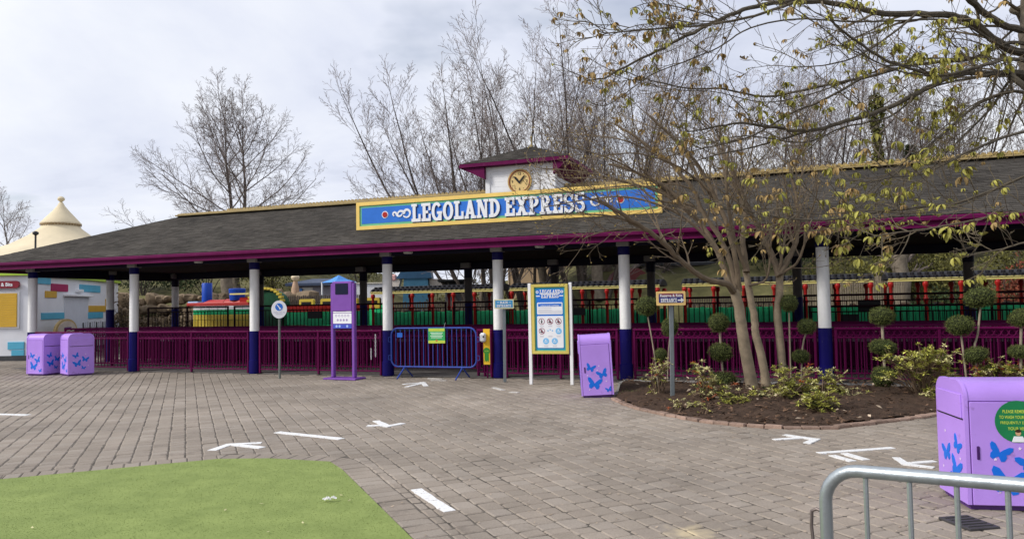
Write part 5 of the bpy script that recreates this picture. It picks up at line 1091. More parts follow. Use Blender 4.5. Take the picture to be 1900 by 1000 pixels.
LIMBS = [([(1362, 545), (1350, 528), (1310, 517), (1270, 490), (1235, 455), (1205, 430), (1150, 395), (1110, 372)], sA, sA-1.3, .058, .014), ([(1150, 395), (1110, 375), (1075, 362), (1040, 352)], sA-1.3, sA-1.9, .014, .006),
  ([(1360, 542), (1345, 500), (1325, 455), (1295, 410), (1262, 372), (1230, 345), (1185, 322), (1130, 305)], sA, sA+.9, .062, .012), ([(1364, 540), (1358, 495), (1335, 440), (1305, 395), (1285, 350), (1240, 300), (1190, 262), (1140, 230)], sA, sA+.3, .055, .01),
  ([(1372, 540), (1366, 490), (1350, 420), (1325, 360), (1290, 300), (1255, 262), (1205, 215)], sA, sA-.6, .05, .01), ([(1385, 505), (1378, 450), (1383, 400), (1368, 340), (1345, 290), (1335, 235)], sB, sB+.5, .06, .012), ([(1384, 500), (1362, 440), (1352, 385), (1348, 330), (1352, 270)], sB, sB-.4, .04, .01),
  ([(1390, 530), (1420, 520), (1428, 490), (1430, 450), (1431, 420), (1412, 370)], sB, sB-.3, .022, .007), ([(1446, 512), (1435, 480), (1415, 440), (1398, 405), (1372, 360), (1350, 320)], sC, sC+.5, .06, .012), ([(1448, 508), (1462, 480), (1475, 455), (1480, 420), (1478, 370), (1470, 330), (1462, 300)], sC, sC+.2, .055, .012),
  ([(1310, 362), (1280, 300), (1262, 240), (1235, 180), (1215, 130)], sA+.3, sA+.6, .022, .005), ([(1348, 335), (1330, 270), (1318, 210), (1322, 150)], sB+.1, sB+.6, .022, .005), ([(1372, 360), (1392, 300), (1400, 240), (1412, 180)], sC+.3, sC+.7, .02, .005), ([(1478, 372), (1490, 310), (1496, 250), (1510, 200)], sC+.2, sC+.5, .02, .005), ([(1240, 302), (1185, 270), (1130, 255), (1075, 250)], sA+.3, sA+.9, .02, .005), ([(1452, 506), (1478, 488), (1492, 455), (1496, 415), (1510, 380), (1520, 340)], sC, sC-.5, .026, .007), ([(1445, 505), (1452, 470), (1458, 430), (1462, 395), (1440, 350)], sC, sC-.2, .03, .008), ([(1305, 395), (1280, 380), (1220, 372), (1180, 345), (1120, 332), (1060, 330)], sA+.2, sA+.8, .024, .006), ([(1262, 372), (1215, 350), (1160, 345), (1100, 352), (1030, 360)], sA+.6, sA+1.2, .022, .006), ([(1205, 430), (1170, 425), (1120, 430), (1085, 442)], sA-.7, sA-1.2, .02, .006)]
LIMBS += [([(1335, 470), (1290, 420), (1235, 385), (1160, 365), (1080, 372), (1010, 385)], sA-.3, sA-.2, .03, .006), ([(1290, 405), (1230, 360), (1150, 335), (1070, 318), (1000, 312)], sA+.3, sA+.1, .026, .006), ([(1205, 430), (1140, 402), (1060, 398), (985, 402)], sA-.9, sA-1.5, .018, .005), ([(1262, 375), (1200, 330), (1120, 290), (1040, 268)], sA+.6, sA+.2, .026, .006), ([(1350, 420), (1310, 350), (1250, 305), (1180, 285), (1110, 290)], sA+.2, sA-.5, .026, .006)]
for i, (pxs, Y0, Y1, ra, rb) in enumerate(LIMBS):
    q = MB(); limb(q, pxs, Y0, Y1, ra, rb*1.9 if ra > .03 else rb*1.3, 8, 13 if ra > .03 else 12, .95, start=.3 if ra > .03 else .1); q.build('limb', limb_m, mst, world=True, smooth=True)
budm = M('opening_bud', (0.30, 0.22, 0.07), .7, .25, 4, island=.35); q = MB()
for tp, d, lev in tips:
    if r_.random() < .6: leaf(q, tp, (d+rv(r_)*.4).normalized(), rv(r_), r_.uniform(.025, .05), .022)
q.build('buds', budm, mst, world=True, kind='stuff')
# ------------------------------------------------------------------ big chestnut hanging in from the right, leaves just opening
ches = thing('chestnut_tree', 'large overhanging tree at right with opening yellow green leaves', 'tree', (6.6, 8.6, 0)); r_ = random.Random(5); ctips = []
ch_bark = M('chestnut_bark', (0.095, 0.08, 0.058), .9, .35, 8, bump=.7, bs=30); ch_twig = M('chestnut_twig', (0.125, 0.10, 0.066), .85, .3, 6)
q = MB(); tk = [Vector((6.6, 8.6, -.1)), Vector((6.62, 8.62, .8)), Vector((6.6, 8.65, 1.8)), PY(1995, 300, 8.75), PY(1968, 225, 8.85), PY(1940, 165, 8.9), PY(1924, 115, 8.9), PY(1920, 40, 8.9), PY(1925, -80, 8.8), PY(1910, -300, 8.8)]
tk = smooth_path(tk, 4); q.tube([p_+rv(r_)*.02 for p_ in tk], [.26-.13*(i/(len(tk)-1)) for i in range(len(tk))], 14); q.build('trunk', M('trunk_bark', (.105, .088, .065), .9, .4, 7, bump=.8, bs=22), ches, world=True, smooth=True)
sp4 = [(5, .2, -.01, 4, .2, .6, .6, 4), (4, .22, .04, 1, .35, .6, .55, 3), (3, .2, .1, 0, 0, 0, 0, 3)]
BOUGHS = [([(1868, 90), (1800, 40), (1740, 28), (1640, 25), (1560, 8), (1470, 3), (1390, 15), (1330, 40), (1260, 75), (1190, 110), (1120, 145), (1085, 150)], 8.9, 6.9, .10, .006, 16, .8), ([(1480, 3), (1400, 30), (1340, 42), (1280, 50), (1200, 55), (1130, 62), (1105, 55)], 7.6, 6.6, .03, .005, 10, .6),
  ([(1330, 35), (1300, 25), (1250, 12), (1210, 5)], 7.2, 6.6, .014, .005, 5, .5), ([(1876, 135), (1840, 138), (1780, 137), (1720, 165), (1650, 200), (1570, 225), (1500, 243), (1420, 235), (1370, 228), (1310, 240), (1270, 244)], 8.9, 6.8, .085, .006, 14, .8),
  ([(1500, 243), (1440, 262), (1390, 275), (1320, 290), (1260, 310)], 7.7, 6.8, .025, .005, 8, .6), ([(1872, 110), (1830, 120), (1750, 140), (1700, 130), (1640, 110), (1580, 70), (1550, 45), (1535, 20)], 8.7, 5.6, .05, .007, 10, .6),
  ([(1872, 80), (1800, 110), (1700, 120), (1600, 145), (1500, 165), (1420, 180), (1340, 165), (1280, 165), (1210, 150), (1150, 130)], 8.9, 7.4, .05, .005, 12, .7), ([(1600, 145), (1530, 185), (1470, 210), (1400, 250), (1330, 270), (1240, 290)], 8.3, 7.2, .03, .005, 9, .7),
  ([(1880, 170), (1820, 190), (1760, 240), (1700, 290), (1640, 340), (1600, 380), (1570, 400)], 8.9, 6.9, .045, .006, 11, .6), ([(1960, 300), (1860, 345), (1780, 375), (1700, 385), (1620, 395), (1540, 408), (1460, 405), (1400, 395), (1370, 385)], 7.2, 5.9, .03, .006, 11, .5),
  ([(1960, 385), (1880, 395), (1800, 410), (1720, 425), (1660, 432), (1615, 440)], 6.0, 5.4, .02, .005, 9, .4), ([(1690, 430), (1680, 455), (1660, 485), (1630, 505), (1598, 512)], 5.8, 5.5, .009, .004, 4, .25), ([(1460, 406), (1420, 425), (1380, 432), (1345, 425)], 6.2, 5.9, .012, .004, 5, .35),
  ([(1960, 440), (1900, 450), (1860, 462), (1815, 470), (1785, 478)], 5.4, 5.0, .014, .004, 5, .3), ([(1960, 235), (1880, 250), (1800, 280), (1720, 320), (1650, 330), (1580, 350)], 7.6, 6.8, .035, .005, 12, .6), ([(1870, 50), (1810, 10), (1770, -40), (1700, -120)], 8.9, 8.0, .09, .03, 6, .9),
  ([(1880, 20), (1940, 40), (2000, 80)], 8.9, 9.5, .1, .05, 5, .9), ([(1876, 140), (1930, 180), (1990, 220)], 8.9, 8.0, .08, .04, 6, .9), ([(1700, 26), (1660, 60), (1600, 100), (1540, 120), (1470, 125)], 8.2, 7.2, .03, .005, 10, .7), ([(1875, 150), (1840, 200), (1780, 260), (1740, 300), (1690, 360)], 8.9, 8.2, .04, .006, 12, .7)]
BOUGHS = [([(1924, p[0][1]+8)]+p if 1860 < p[0][0] < 1885 else p, *r_st) for p, *r_st in BOUGHS]
for pxs, Y0, Y1, ra, rb, n, tl in list(BOUGHS):
    if len(pxs) >= 7:
        for k in range(2 if len(pxs) < 10 else 1):
            ox, oy, j = r_.uniform(-40, 10), r_.uniform(-28, 38), r_.randrange(1, 3); BOUGHS.append(([pxs[j-1], pxs[j]]+[(x+ox*(i/8)+r_.gauss(0, 5), y+oy*min(1, i/4)+r_.gauss(0, 5)) for i, (x, y) in enumerate(pxs[j+1:])], Y0-(Y0-Y1)*j/len(pxs), Y1+r_.uniform(-.5, .7), min(.03, ra*.4), .004, max(6, n-3), tl*.9))
for pxs, Y0, Y1, ra, rb, n, tl in BOUGHS:
    q = MB(); qt = MB(); limb(q, pxs, Y0, Y1, ra*.52, rb*.8, 8, int(n*1.25), tl, mbt=qt, tp=ctips, start=.1, up=.12, spec=sp4); q.build('bough', ch_bark if ra > .02 else ch_twig, ches, world=True, smooth=True); qt.build('twigs', ch_twig, ches, world=True, kind='stuff')
leafm = M('young_chestnut_leaf', (0.20, 0.195, 0.035), .6, .3, 9, rgb2=(0.31, 0.285, 0.06), objrand=.3, island=.25); brownm = M('opening_leaf_brown', (0.29, 0.195, 0.075), .65, .3, 9, objrand=.3, island=.25)
cm = []
for k in range(8):
    q = MB(); nl = 5+k % 3
    for j in range(nl):
        a = j*2*PI/nl+r_.uniform(-.4, .4); d = Vector((math.cos(a)*.5, math.sin(a)*.5, -r_.uniform(.25, 1.0) if k != 7 else .7)).normalized(); L = r_.uniform(.05, .09); W_ = L*.5; n_ = Vector((math.cos(a), math.sin(a), .5)).normalized(); s_ = d.cross(n_).normalized(); c = Vector((math.cos(a)*.006, math.sin(a)*.006, 0))
        ar = [0, .25, .55, .8, 1]; wd = [.05, .75, 1, .7, .02]; b = len(q.v); bend = Vector((0, 0, -.012))
        for t, w_ in zip(ar, wd):
            m_ = c+d*L*t+bend*t*t*2+n_*.012*math.sin(t*PI); q.v += [m_+s_*W_*.5*w_+n_*W_*.28*w_, m_, m_-s_*W_*.5*w_+n_*W_*.28*w_]
        for i in range(4):
            for h in (0, 1): q.f.append((b+i*3+h, b+i*3+h+1, b+i*3+h+4, b+i*3+h+3)); q.m.append(0)
    o = q.build('leaf_cluster', [leafm], ches, smooth=True, ang=60); me2 = o.data.copy(); me2.materials[0] = brownm; cm.append((o.data, me2)); bpy.data.objects.remove(o)
vis = [t for t in ctips if -30 < proj(t[0])[0] < 1930 and -30 < proj(t[0])[1] < 560]
r_.shuffle(vis); vis.sort(key=lambda t: t[2]); cl = Vector(ches.location); rest = MB()
sel = sorted(vis[:800], key=lambda t: t[0].y)
for i, (tp, d, lev) in enumerate(sel):
    pxx, pyy = proj(tp); fr = max(0, min(1, (pxx-1150)/450)); brown = r_.random() > .25+.6*fr; me = cm[r_.randrange(8)][1 if brown else 0]; sc = r_.uniform(.4, 1.2)*(.72+.2*fr)*(.72 if tp.y < 6.2 else .95)
    if i < 290:
        o = inst('leaf_cluster', me, ches); o.location = tp-cl; o.rotation_euler = (r_.gauss(0, .3), r_.gauss(0, .3), r_.uniform(0, 6.3)); o.scale = (sc, sc, sc)
    else:
        R = Matrix.Rotation(r_.uniform(0, 6.3), 3, 'Z') @ Matrix.Rotation(r_.gauss(0, .3), 3, 'X'); rest.add([tp+R @ (v.co*sc) for v in me.vertices], [tuple(p_.vertices) for p_ in me.polygons], 1 if brown else 0)
rest.build('leaves', [leafm, brownm], ches, world=True, kind='stuff')
# ------------------------------------------------------------------ conifer topiaries in the bed
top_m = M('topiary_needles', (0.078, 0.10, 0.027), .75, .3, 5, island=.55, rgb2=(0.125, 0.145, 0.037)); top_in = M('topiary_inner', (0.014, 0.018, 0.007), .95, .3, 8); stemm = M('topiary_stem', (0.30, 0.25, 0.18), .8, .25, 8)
tb = []
for k in range(3):
    rq = random.Random(50+k); q = MB(); 
    for _ in range(3400):
        v = rv(rq); bump = 1+.09*mnoise.noise(v*2.6+Vector((k*9, 0, 0)))*1.5+.07*mnoise.noise(v*6); rad = bump*rq.uniform(.8, 1.0)*(1.12 if rq.random() < .04 else 1); d = (v*.55+rv(rq)*.8).normalized(); leaf(q, v*rad-d*.04, d, v, rq.uniform(.09, .17), .035, .1)
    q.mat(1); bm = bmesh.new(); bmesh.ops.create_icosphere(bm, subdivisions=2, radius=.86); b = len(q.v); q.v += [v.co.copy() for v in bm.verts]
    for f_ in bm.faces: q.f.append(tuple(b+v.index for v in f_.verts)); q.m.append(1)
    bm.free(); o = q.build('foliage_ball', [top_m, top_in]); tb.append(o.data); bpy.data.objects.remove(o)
TOP = [('tall topiary with one wide ball left of the entrance arrow sign', (1262, 738), [(1200, 568, 24, 21), (1226, 658, 14, 15)], [(1202, 588), (1208, 620), (1216, 670), (1222, 715)], .012),
 ('topiary with a single ball behind the entrance arrow sign post', (1236, 715), [(1243, 607, 18, 20)], [(1243, 625), (1240, 660), (1238, 705)], .011), ('three tiered topiary in front of the railing left of the stems', (1342, 722), [(1334, 599, 23, 20), (1337, 653, 25, 21), (1343, 706, 30, 21)], [(1335, 600), (1338, 650), (1344, 726)], .02),
 ('slim topiary with one high ball right of the third stem', (1468, 715), [(1464, 563, 18, 19)], [(1464, 580), (1466, 650), (1468, 712)], .014), ('low topiary with two balls beside the right column', (1488, 716), [(1497, 606, 20, 17), (1486, 661, 19, 16)], [(1497, 615), (1489, 645), (1486, 712)], .014),
 ('three tiered topiary right of the right column', (1643, 727), [(1636, 587, 26, 20), (1638, 644, 27, 19), (1638, 700, 24, 24)], [(1636, 590), (1640, 660), (1644, 730)], .022), ('tall topiary with one wide ball and a bare slanting stem', (1795, 728), [(1781, 604, 28, 21)], [(1783, 620), (1787, 650), (1796, 722)], .016),
 ('tall topiary with a big top ball and a flat lower ball', (1815, 720), [(1819, 552, 32, 24), (1810, 658, 28, 17)], [(1819, 570), (1814, 620), (1808, 650), (1816, 716)], .016), ('topiary with two balls cut by the right picture edge', (1895, 725), [(1895, 590, 25, 20), (1893, 652, 24, 16)], [(1895, 595), (1894, 650), (1894, 718)], .02)]
for k, (lab, bpx, balls, stem, sr_) in enumerate(TOP):
    vv = {0: -2.2, 1: -1.3}.get(k, -1.55); br = BV(bpx[0], 690, vv); bb_ = Wd(br.x, vv, 0); b = Vector((bb_.x, bb_.y, 0.02)); Y = b.y; t = thing('topiary', lab, 'topiary', tuple(b), 0, 'conifer topiaries in the bed')
    pts = [PY(x, y, Y)-b for x, y in stem]; pts[-1].z = min(pts[-1].z, .02); MB().tube(smooth_path(pts, 3), sr_, 7).build('stem', stemm, t, smooth=True)
    for x, y, rx_, rz_ in balls:
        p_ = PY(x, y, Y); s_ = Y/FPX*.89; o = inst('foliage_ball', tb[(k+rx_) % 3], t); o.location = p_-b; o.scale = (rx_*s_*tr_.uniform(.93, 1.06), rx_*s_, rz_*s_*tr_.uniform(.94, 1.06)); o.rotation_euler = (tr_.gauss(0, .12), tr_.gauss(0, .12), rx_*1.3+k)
# ------------------------------------------------------------------ pieris shrubs in the bed
pier = M('pieris_leaf', (0.23, 0.25, 0.04), .5, .3, 4, island=.4, rgb2=(0.50, 0.48, 0.11)); pale_l = M('pieris_pale_leaf', (0.62, 0.58, 0.28), .5, .15, 6, island=.25); red_l = M('pieris_red_tip', (0.42, 0.10, 0.03), .5, .2, 6, island=.3); dkl = M('pieris_dark_leaf', (0.055, 0.075, 0.02), .55, .3, 5, island=.4)
def pieris(label, bpx, pts_px, n_leaf=12, sz=.095, pale_f=.2, red_f=.08, depth=.25, seed=0, dark=.12, bY=None):
    r_ = random.Random(seed); b = G(*bpx); 
    if bY: b = PY(bpx[0], 700, bY)
    b.z = .06; t = thing('pieris_shrub', label, 'shrub', tuple(b), 0, 'yellow green pieris shrubs in the bed'); st = MB(); fo = MB()
    for x, y in pts_px:
        p_ = PY(x+r_.gauss(0, 2), y+r_.gauss(0, 2), b.y+r_.uniform(-depth, depth)); 
        if p_.z < .1: p_.z = .1
        mid = b.lerp(p_, .5)+Vector((r_.gauss(0, .05), r_.gauss(0, .05), .04)); ftube(st, [b+Vector((r_.gauss(0, .04), r_.gauss(0, .04), -.05)), mid, p_], .012, .006, 5)
        for w_ in range(r_.choice((4, 5, 6))):
            c = p_+Vector((r_.gauss(0, .075), r_.gauss(0, .08), r_.gauss(0, .06))) if w_ else p_; ftube(st, [mid.lerp(p_, .6), c], .006, .004, 3); k = r_.random(); fo.k = 1 if k < pale_f else 2 if k < pale_f+red_f*.45 else 3 if k < pale_f+red_f*.45+dark else 0; a0 = r_.random()*6
            for j in range(n_leaf):
                a = a0+j*2.4; up = r_.uniform(-.45, .55) if j > 3 else .9; d = Vector((math.cos(a), math.sin(a), up)).normalized(); L = sz*r_.uniform(.75, 1.25)*(1 if j > 3 else .7); leaf(fo, c, d, (Vector((0, 0, 1))-d*d.z).normalized(), L, L*.33, .2)
    st.build('stem', M('shrub_stem', (0.16, 0.11, 0.07), .85, .25, 10), t, world=True); fo.build('foliage', [pier, pale_l, red_l, dkl], t, world=True)
    return t
def cloud(x0, y0, x1, y1, n, seed): r_ = random.Random(seed); return [(r_.uniform(x0, x1), r_.uniform(y0, y1)) for _ in range(n)]
pieris('thin upright pieris with bare lower stems left of the arrow sign post', (1222, 744), cloud(1208, 674, 1238, 700, 10, 1)+[(1213, 730), (1228, 715)], 9, .06, .35, .15, .12, 1)
pieris('tiny orange and yellow pieris sprig at the foot of the arrow sign post', (1257, 768), [(1257, 752), (1259, 760), (1256, 745)], 8, .05, .5, .4, .03, 2)
pieris('pale tipped pieris in front of the three tiered topiary', (1312, 752), cloud(1286, 705, 1348, 735, 16, 3)+cloud(1290, 682, 1312, 700, 5, 4), 11, .07, .55, .18, .22, 3)
pieris('small yellow pieris tuft low beside the brick edging', (1282, 766), [(1278, 754), (1284, 750), (1287, 757)], 9, .05, .5, .05, .04, 4)
pieris('tiny red tipped pieris sprig near the brick edging', (1309, 772), [(1308, 752), (1309, 758), (1306, 746)], 8, .045, .4, .5, .03, 5)
pieris('bright green pieris between the first stem and the pale tipped one', (1370, 760), cloud(1355, 738, 1385, 758, 8, 6)+cloud(1340, 728, 1372, 740, 4, 66), 10, .065, .1, .02, .12, 6)
pieris('low pieris right at the foot of the multi-stem tree', (1408, 752), cloud(1390, 735, 1432, 756, 9, 7), 10, .06, .12, .02, .15, 7)
pieris('tall loose pieris right of the third stem with pale tips', (1462, 752), cloud(1445, 680, 1502, 730, 24, 8)+cloud(1422, 725, 1462, 745, 8, 9), 10, .07, .22, .03, .3, 8)
pieris('pieris in front of the foot of the right column', (1515, 745), cloud(1500, 695, 1560, 722, 14, 10)+cloud(1485, 710, 1520, 735, 8, 11), 10, .07, .3, .03, .25, 9)
pieris('drooping bright yellow green pieris at the front of the bed', (1522, 772), cloud(1497, 728, 1542, 748, 12, 12)+cloud(1515, 748, 1545, 770, 9, 13), 11, .075, .12, .0, .14, 10)
pieris('small whitish pieris sprig on bare soil', (1583, 752), cloud(1568, 735, 1600, 748, 6, 14), 8, .06, .8, .0, .06, 11)
pieris('largest pieris beside the front purple bin', (1712, 745), cloud(1640, 660, 1760, 705, 46, 15)+cloud(1705, 650, 1755, 670, 8, 16)+cloud(1715, 700, 1785, 742, 26, 17), 11, .078, .15, .04, .4, 12)
pieris('reddish pieris behind the front purple bin', (1850, 730), cloud(1810, 676, 1905, 700, 34, 18), 10, .07, .12, .3, .35, 13, bY=12.0)
gt = MB(); r_ = random.Random(8)
for _ in range(900):
    p_ = G(r_.uniform(1155, 1210), r_.uniform(718, 738)); a = r_.random()*6.3; h = r_.uniform(.03, .09); b = len(gt.v); p_.z = .05; d = Vector((math.cos(a), math.sin(a), 0))*.006; gt.v += [p_-d, p_+d, p_+Vector((r_.gauss(0, .03), r_.gauss(0, .03), h))]; gt.f.append((b, b+1, b+2)); gt.m.append(0)
gt.build('grass_tuft', M('wild_grass', (.10, .14, .03), .8, .3, 6, island=.4), kind='stuff', category='grass', label='weedy grass patch in the left corner of the soil bed')
# ================================================================== bins
BWING = [(0, .02), (.1, .16), (.3, .36), (.47, .40), (.5, .26), (.40, .06), (.30, .0), (.36, -.12), (.32, -.30), (.18, -.36), (.06, -.22), (0, -.16)]
def butterfly(cx, cz, s, rot, flip=1, sq=1.0):
    pts = BWING+[(-x, z) for x, z in BWING[::-1][1:-1]]; c, q = math.cos(rot), math.sin(rot); return [(cx+sq*(c*x*flip-q*z)*s, cz+(q*x*flip+c*z)*s) for x, z in pts]
def star(cx, cz, s): return [(cx+(s if k % 2 == 0 else s*.45)*math.sin(k*PI/5), cz+(s if k % 2 == 0 else s*.45)*math.cos(k*PI/5)) for k in range(10)]
def litter_bin(label, loc, rz, L=.64, W=.56, H=1.05, disc=None, green=None, tilt=None):
    """local x along the long face; long face towards -y; rounded end profile on both ends"""
    t = thing('litter_bin', label, 'bin', loc, rz, 'lilac litter bins with blue butterflies', tilt=tilt); r = .13
    prof = [(-W/2, .04), (W/2, .04), (W/2, H-r)]+[(W/2-r+r*math.cos(k*PI/12), H-r+r*math.sin(k*PI/12)) for k in range(1, 6)]+[(W/2-r, H), (-W/2+r, H)]+[(-W/2+r-r*math.sin(k*PI/12), H-r+r*math.cos(k*PI/12)) for k in range(1, 6)]+[(-W/2, H-r)]
    def shell(x0, x1, sc, name, m, par):
        q = MB(); n = len(prof); cz = H*.5
        pr_ = [(y*sc, cz+(z-cz)*(1-(1-sc)*.55)) for y, z in prof]
        q.v = [Vector((x0, y, z)) for y, z in pr_]+[Vector((x1, y, z)) for y, z in pr_]; q.f = [tuple(range(n))[::-1], tuple(range(n, 2*n))]+[(i, (i+1) % n, n+(i+1) % n, n+i) for i in range(n)]; q.m = [0]*len(q.f); return q.build(name, m, par, smooth=True, ang=35)
    shell(-L/2+.02, L/2-.02, .975, 'body', lilac, t)
    for sgn in (-1, 1):
        a, b = (-L/2, -L/2+.028) if sgn < 0 else (L/2-.028, L/2); e = shell(a, b, 1.0, 'end_panel', lilac, t)
        x = -L/2 if sgn < 0 else L/2
        q = MB().box((x+sgn*.004, 0, H*.80), (.012, W*.84, H*.19), ch=.004); q.build('chute_flap', lilac, e)
        q = MB().box((x+sgn*.001, 0, H*.700), (.008, W*.9, .010)); q.build('flap_gap', black, e)
        rr_ = random.Random(3); k = 0
        for cy, cz, s, ro in ((-.12, .50, .15, .5), (.09, .40, .17, -.2), (-.09, .30, .2, .25), (.05, .19, .11, -.3)):
            p = butterfly(cy, cz*H/1.05, s, ro); q = MB(); q.v = [Vector((x+sgn*.004, y, z)) for y, z in p]+[Vector((x-sgn*.004, y, z)) for y, z in p]; n = len(p); q.f = [tuple(range(n)), tuple(range(2*n-1, n-1, -1))]+[(i, (i+1) % n, n+(i+1) % n, n+i) for i in range(n)]; q.m = [0]*len(q.f); q.build('butterfly', decal, e)
        q = MB()
        for cy, cz in ((.1, .53), (-.17, .36), (.16, .24)): p = star(cy, cz, .016); b0 = len(q.v); q.v += [Vector((x+sgn*.003, y, z)) for y, z in p]; q.f.append(tuple(range(b0, b0+10))); q.m.append(0)
        q.build('star_prints', pink_w, e)
        if green == sgn: q = MB(); q.v = [Vector((x+sgn*.005, .075*math.cos(k*PI/8), H*.76+.12*math.sin(k*PI/8))) for k in range(16)]; q.f = [tuple(range(16))]; q.m = [0]; q.build('round_sticker', M('sticker_grey_green', (.20, .30, .22), .5), e)
    for sgn in (-1, 1):
        y = sgn*W/2; d = MB(); d.box((0, y*.985, H*.44), (L-.075, .012, H*.80), ch=.004); do = d.build('door', lilac, t); f = MB()
        for bx in ((0, H*.845, L-.06, .008), (0, .035+.012, L-.06, .008)): f.box((bx[0], y*.985, bx[1]), (bx[2], .004, bx[3]))
        for x in (-L/2+.034, L/2-.034): f.box((x, y*.985, H*.44), (.006, .004, H*.80))
        f.build('door_seam', M('lilac_seam', (.16, .06, .32), .5), do)
        MB().box((-L/2+.085, y*.985+sgn*.006, H*.445), (.02, .014, .10), ch=.004).build('handle_slot', M('slot_purple', (.05, .01, .1), .5), do)
        yo = y*.985+sgn*.0065; 
        for cx, cz, s, ro in ((-.12, .47, .165, -.35), (.09, .39, .19, .35), (-.07, .235, .25, -.2), (.14, .13, .11, .3)) if disc else ((-.09, .50, .165, -.35), (.10, .39, .19, .35), (-.04, .235, .25, -.2), (.19, .13, .11, .3)):
            p = butterfly(cx, cz*H/1.05, s, ro); q = MB(); q.plate(p, yo-.002, yo+.003); q.build('butterfly', decal, do); q = MB(); q.plate(butterfly(cx, cz*H/1.05, s*1.09, ro), yo-.0012 if sgn < 0 else yo+.001, yo+.003 if sgn < 0 else yo+.0012)
        q = MB()
        for cx, cz in ((.05, .53), (-.15, .38), (.16, .27), (-.13, .14), (.02, .46)): q.plate(star(cx, cz, .014), yo-.002, yo+.0025)
        q.build('star_prints', pink_w, do)
        if disc and sgn < 0:
            q = MB(); cx, cz, R = .012, H*.69, .155; q.disc(cx, cz, R, yo-.002, yo+.003, 36); q.build('green_sticker', M('sticker_green', (0.012, 0.20, 0.07), .4), do); q = MB()
            for i, (s_, w_) in enumerate((('PLEASE REMEMBER', .2), ('TO WASH YOUR HANDS', .25), ('FREQUENTLY DURING', .235), ('YOUR VISIT', .14))): q.text(s_, cx, cz+.075-i*.042, .024, yo-.0035, .012, w_)
            q.build('lettering', M('sticker_lime', (.55, .70, .08), .5), do)
            q = MB(); q.disc(cx+.0, cz-.085, .019, yo-.004, yo, 14); q.build('face_print', M('skin_print', (.62, .36, .2), .6), do); q = MB(); q.disc(cx, cz-.069, .021, yo-.0042, yo, 12, .012); q.build('hair_print', M('hair_print', (.05, .02, .01), .6), do); q = MB(); q.plate([(cx-.045, cz-.15), (cx+.045, cz-.15), (cx+.03, cz-.108), (cx-.03, cz-.108)], yo-.0041, yo); q.build('shirt_print', white_c, do)
    MB().box((0, 0, .03), (L-.06, W-.06, .06)).build('base', M('bin_base', (.09, .035, .17), .6), t)
    return t
c = G(1797, 946); d = Vector((.985, -.165, 0)).normalized(); n_ = Vector((-d.y, d.x, 0)); L, W, H = .70, .54, .955
ctr = c+d*L/2+n_*W/2; litter_bin('large purple bin with round green sticker at the right front', tuple(ctr), math.atan2(d.y, d.x), L, W, H, disc=True)
c = G(1079, 738); c1 = G(1137, 736); d = Vector((.996, -.085, 0)); c1 = c+d*.55; n_ = Vector((-d.y, d.x, 0)); L, W = .545, .56
ctr = (c+c1)/2+n_*W/2; litter_bin('slightly leaning purple bin between the noticeboard and the soil bed', tuple(ctr), math.atan2(d.y, d.x), L, W, 1.06, tilt=(0, -.045))
def end_on(label, px, py, rot, green=None):
    c = G(px, py); L, W = .58, .60; rz = -PI/2+rot; R = Matrix.Rotation(rz, 3, 'Z'); ctr = c-R @ Vector((L/2, -W/2, 0)); return litter_bin(label, tuple(ctr), rz, L, W, 1.05, green=green)
end_on('left one of the twin purple bins by the leftmost column', 80, 697, .62+.62); end_on('right one of the twin purple bins by the leftmost column', 126, 698, .45+.38)
# ================================================================== lilac info stand
p0, p1 = G(619, 703), G(658, 704); d = (p1-p0).normalized(); kk = (p1-p0).length/39; ctr = (p0+p1)/2
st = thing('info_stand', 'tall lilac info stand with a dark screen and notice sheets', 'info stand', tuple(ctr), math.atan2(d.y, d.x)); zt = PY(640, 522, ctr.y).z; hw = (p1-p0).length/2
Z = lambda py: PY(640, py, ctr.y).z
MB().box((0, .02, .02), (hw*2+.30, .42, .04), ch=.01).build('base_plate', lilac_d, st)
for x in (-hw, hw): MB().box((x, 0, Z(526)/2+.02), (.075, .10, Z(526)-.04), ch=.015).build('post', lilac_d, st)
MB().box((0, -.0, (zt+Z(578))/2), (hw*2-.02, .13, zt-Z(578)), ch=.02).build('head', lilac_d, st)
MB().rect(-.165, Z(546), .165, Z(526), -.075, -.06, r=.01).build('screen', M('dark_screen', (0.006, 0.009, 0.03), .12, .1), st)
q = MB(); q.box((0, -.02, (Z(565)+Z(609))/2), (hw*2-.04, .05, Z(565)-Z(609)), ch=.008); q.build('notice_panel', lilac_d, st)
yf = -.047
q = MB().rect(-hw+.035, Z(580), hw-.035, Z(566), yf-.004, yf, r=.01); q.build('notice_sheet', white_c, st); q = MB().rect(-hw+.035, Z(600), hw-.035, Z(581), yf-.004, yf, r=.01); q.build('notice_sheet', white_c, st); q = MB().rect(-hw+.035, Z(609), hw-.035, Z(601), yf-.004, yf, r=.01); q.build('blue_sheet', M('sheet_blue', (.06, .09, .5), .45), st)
pr1 = M('print_grey', (.33, .31, .45), .5); q = MB(); q.rect(-.15, Z(570), .15, Z(567), yf-.006, yf-.0042)
for k in range(4): q.rect(-.16, Z(573.5+k*1.5), .16-.05*(k % 2), Z(573.1+k*1.5), yf-.006, yf-.0042)
q.build('print', pr1, st); q = MB()
for k in range(5): q.ringp(-.16+k*.08, Z(585.5), .026, .017, yf-.006, yf-.0042, n=10)
for k in range(4): q.disc(-.12+k*.08, Z(593.5), .026, yf-.006, yf-.0042, 10)
q.build('pictograms', M('print_mauve', (.38, .30, .50), .5), st, kind='stuff'); q = MB()
for x in (-.15, -.07, .13): q.disc(x, Z(605), .028, yf-.006, yf-.0042, 12)
q.build('pictograms', M('print_sky', (.35, .5, .85), .5), st, kind='stuff')
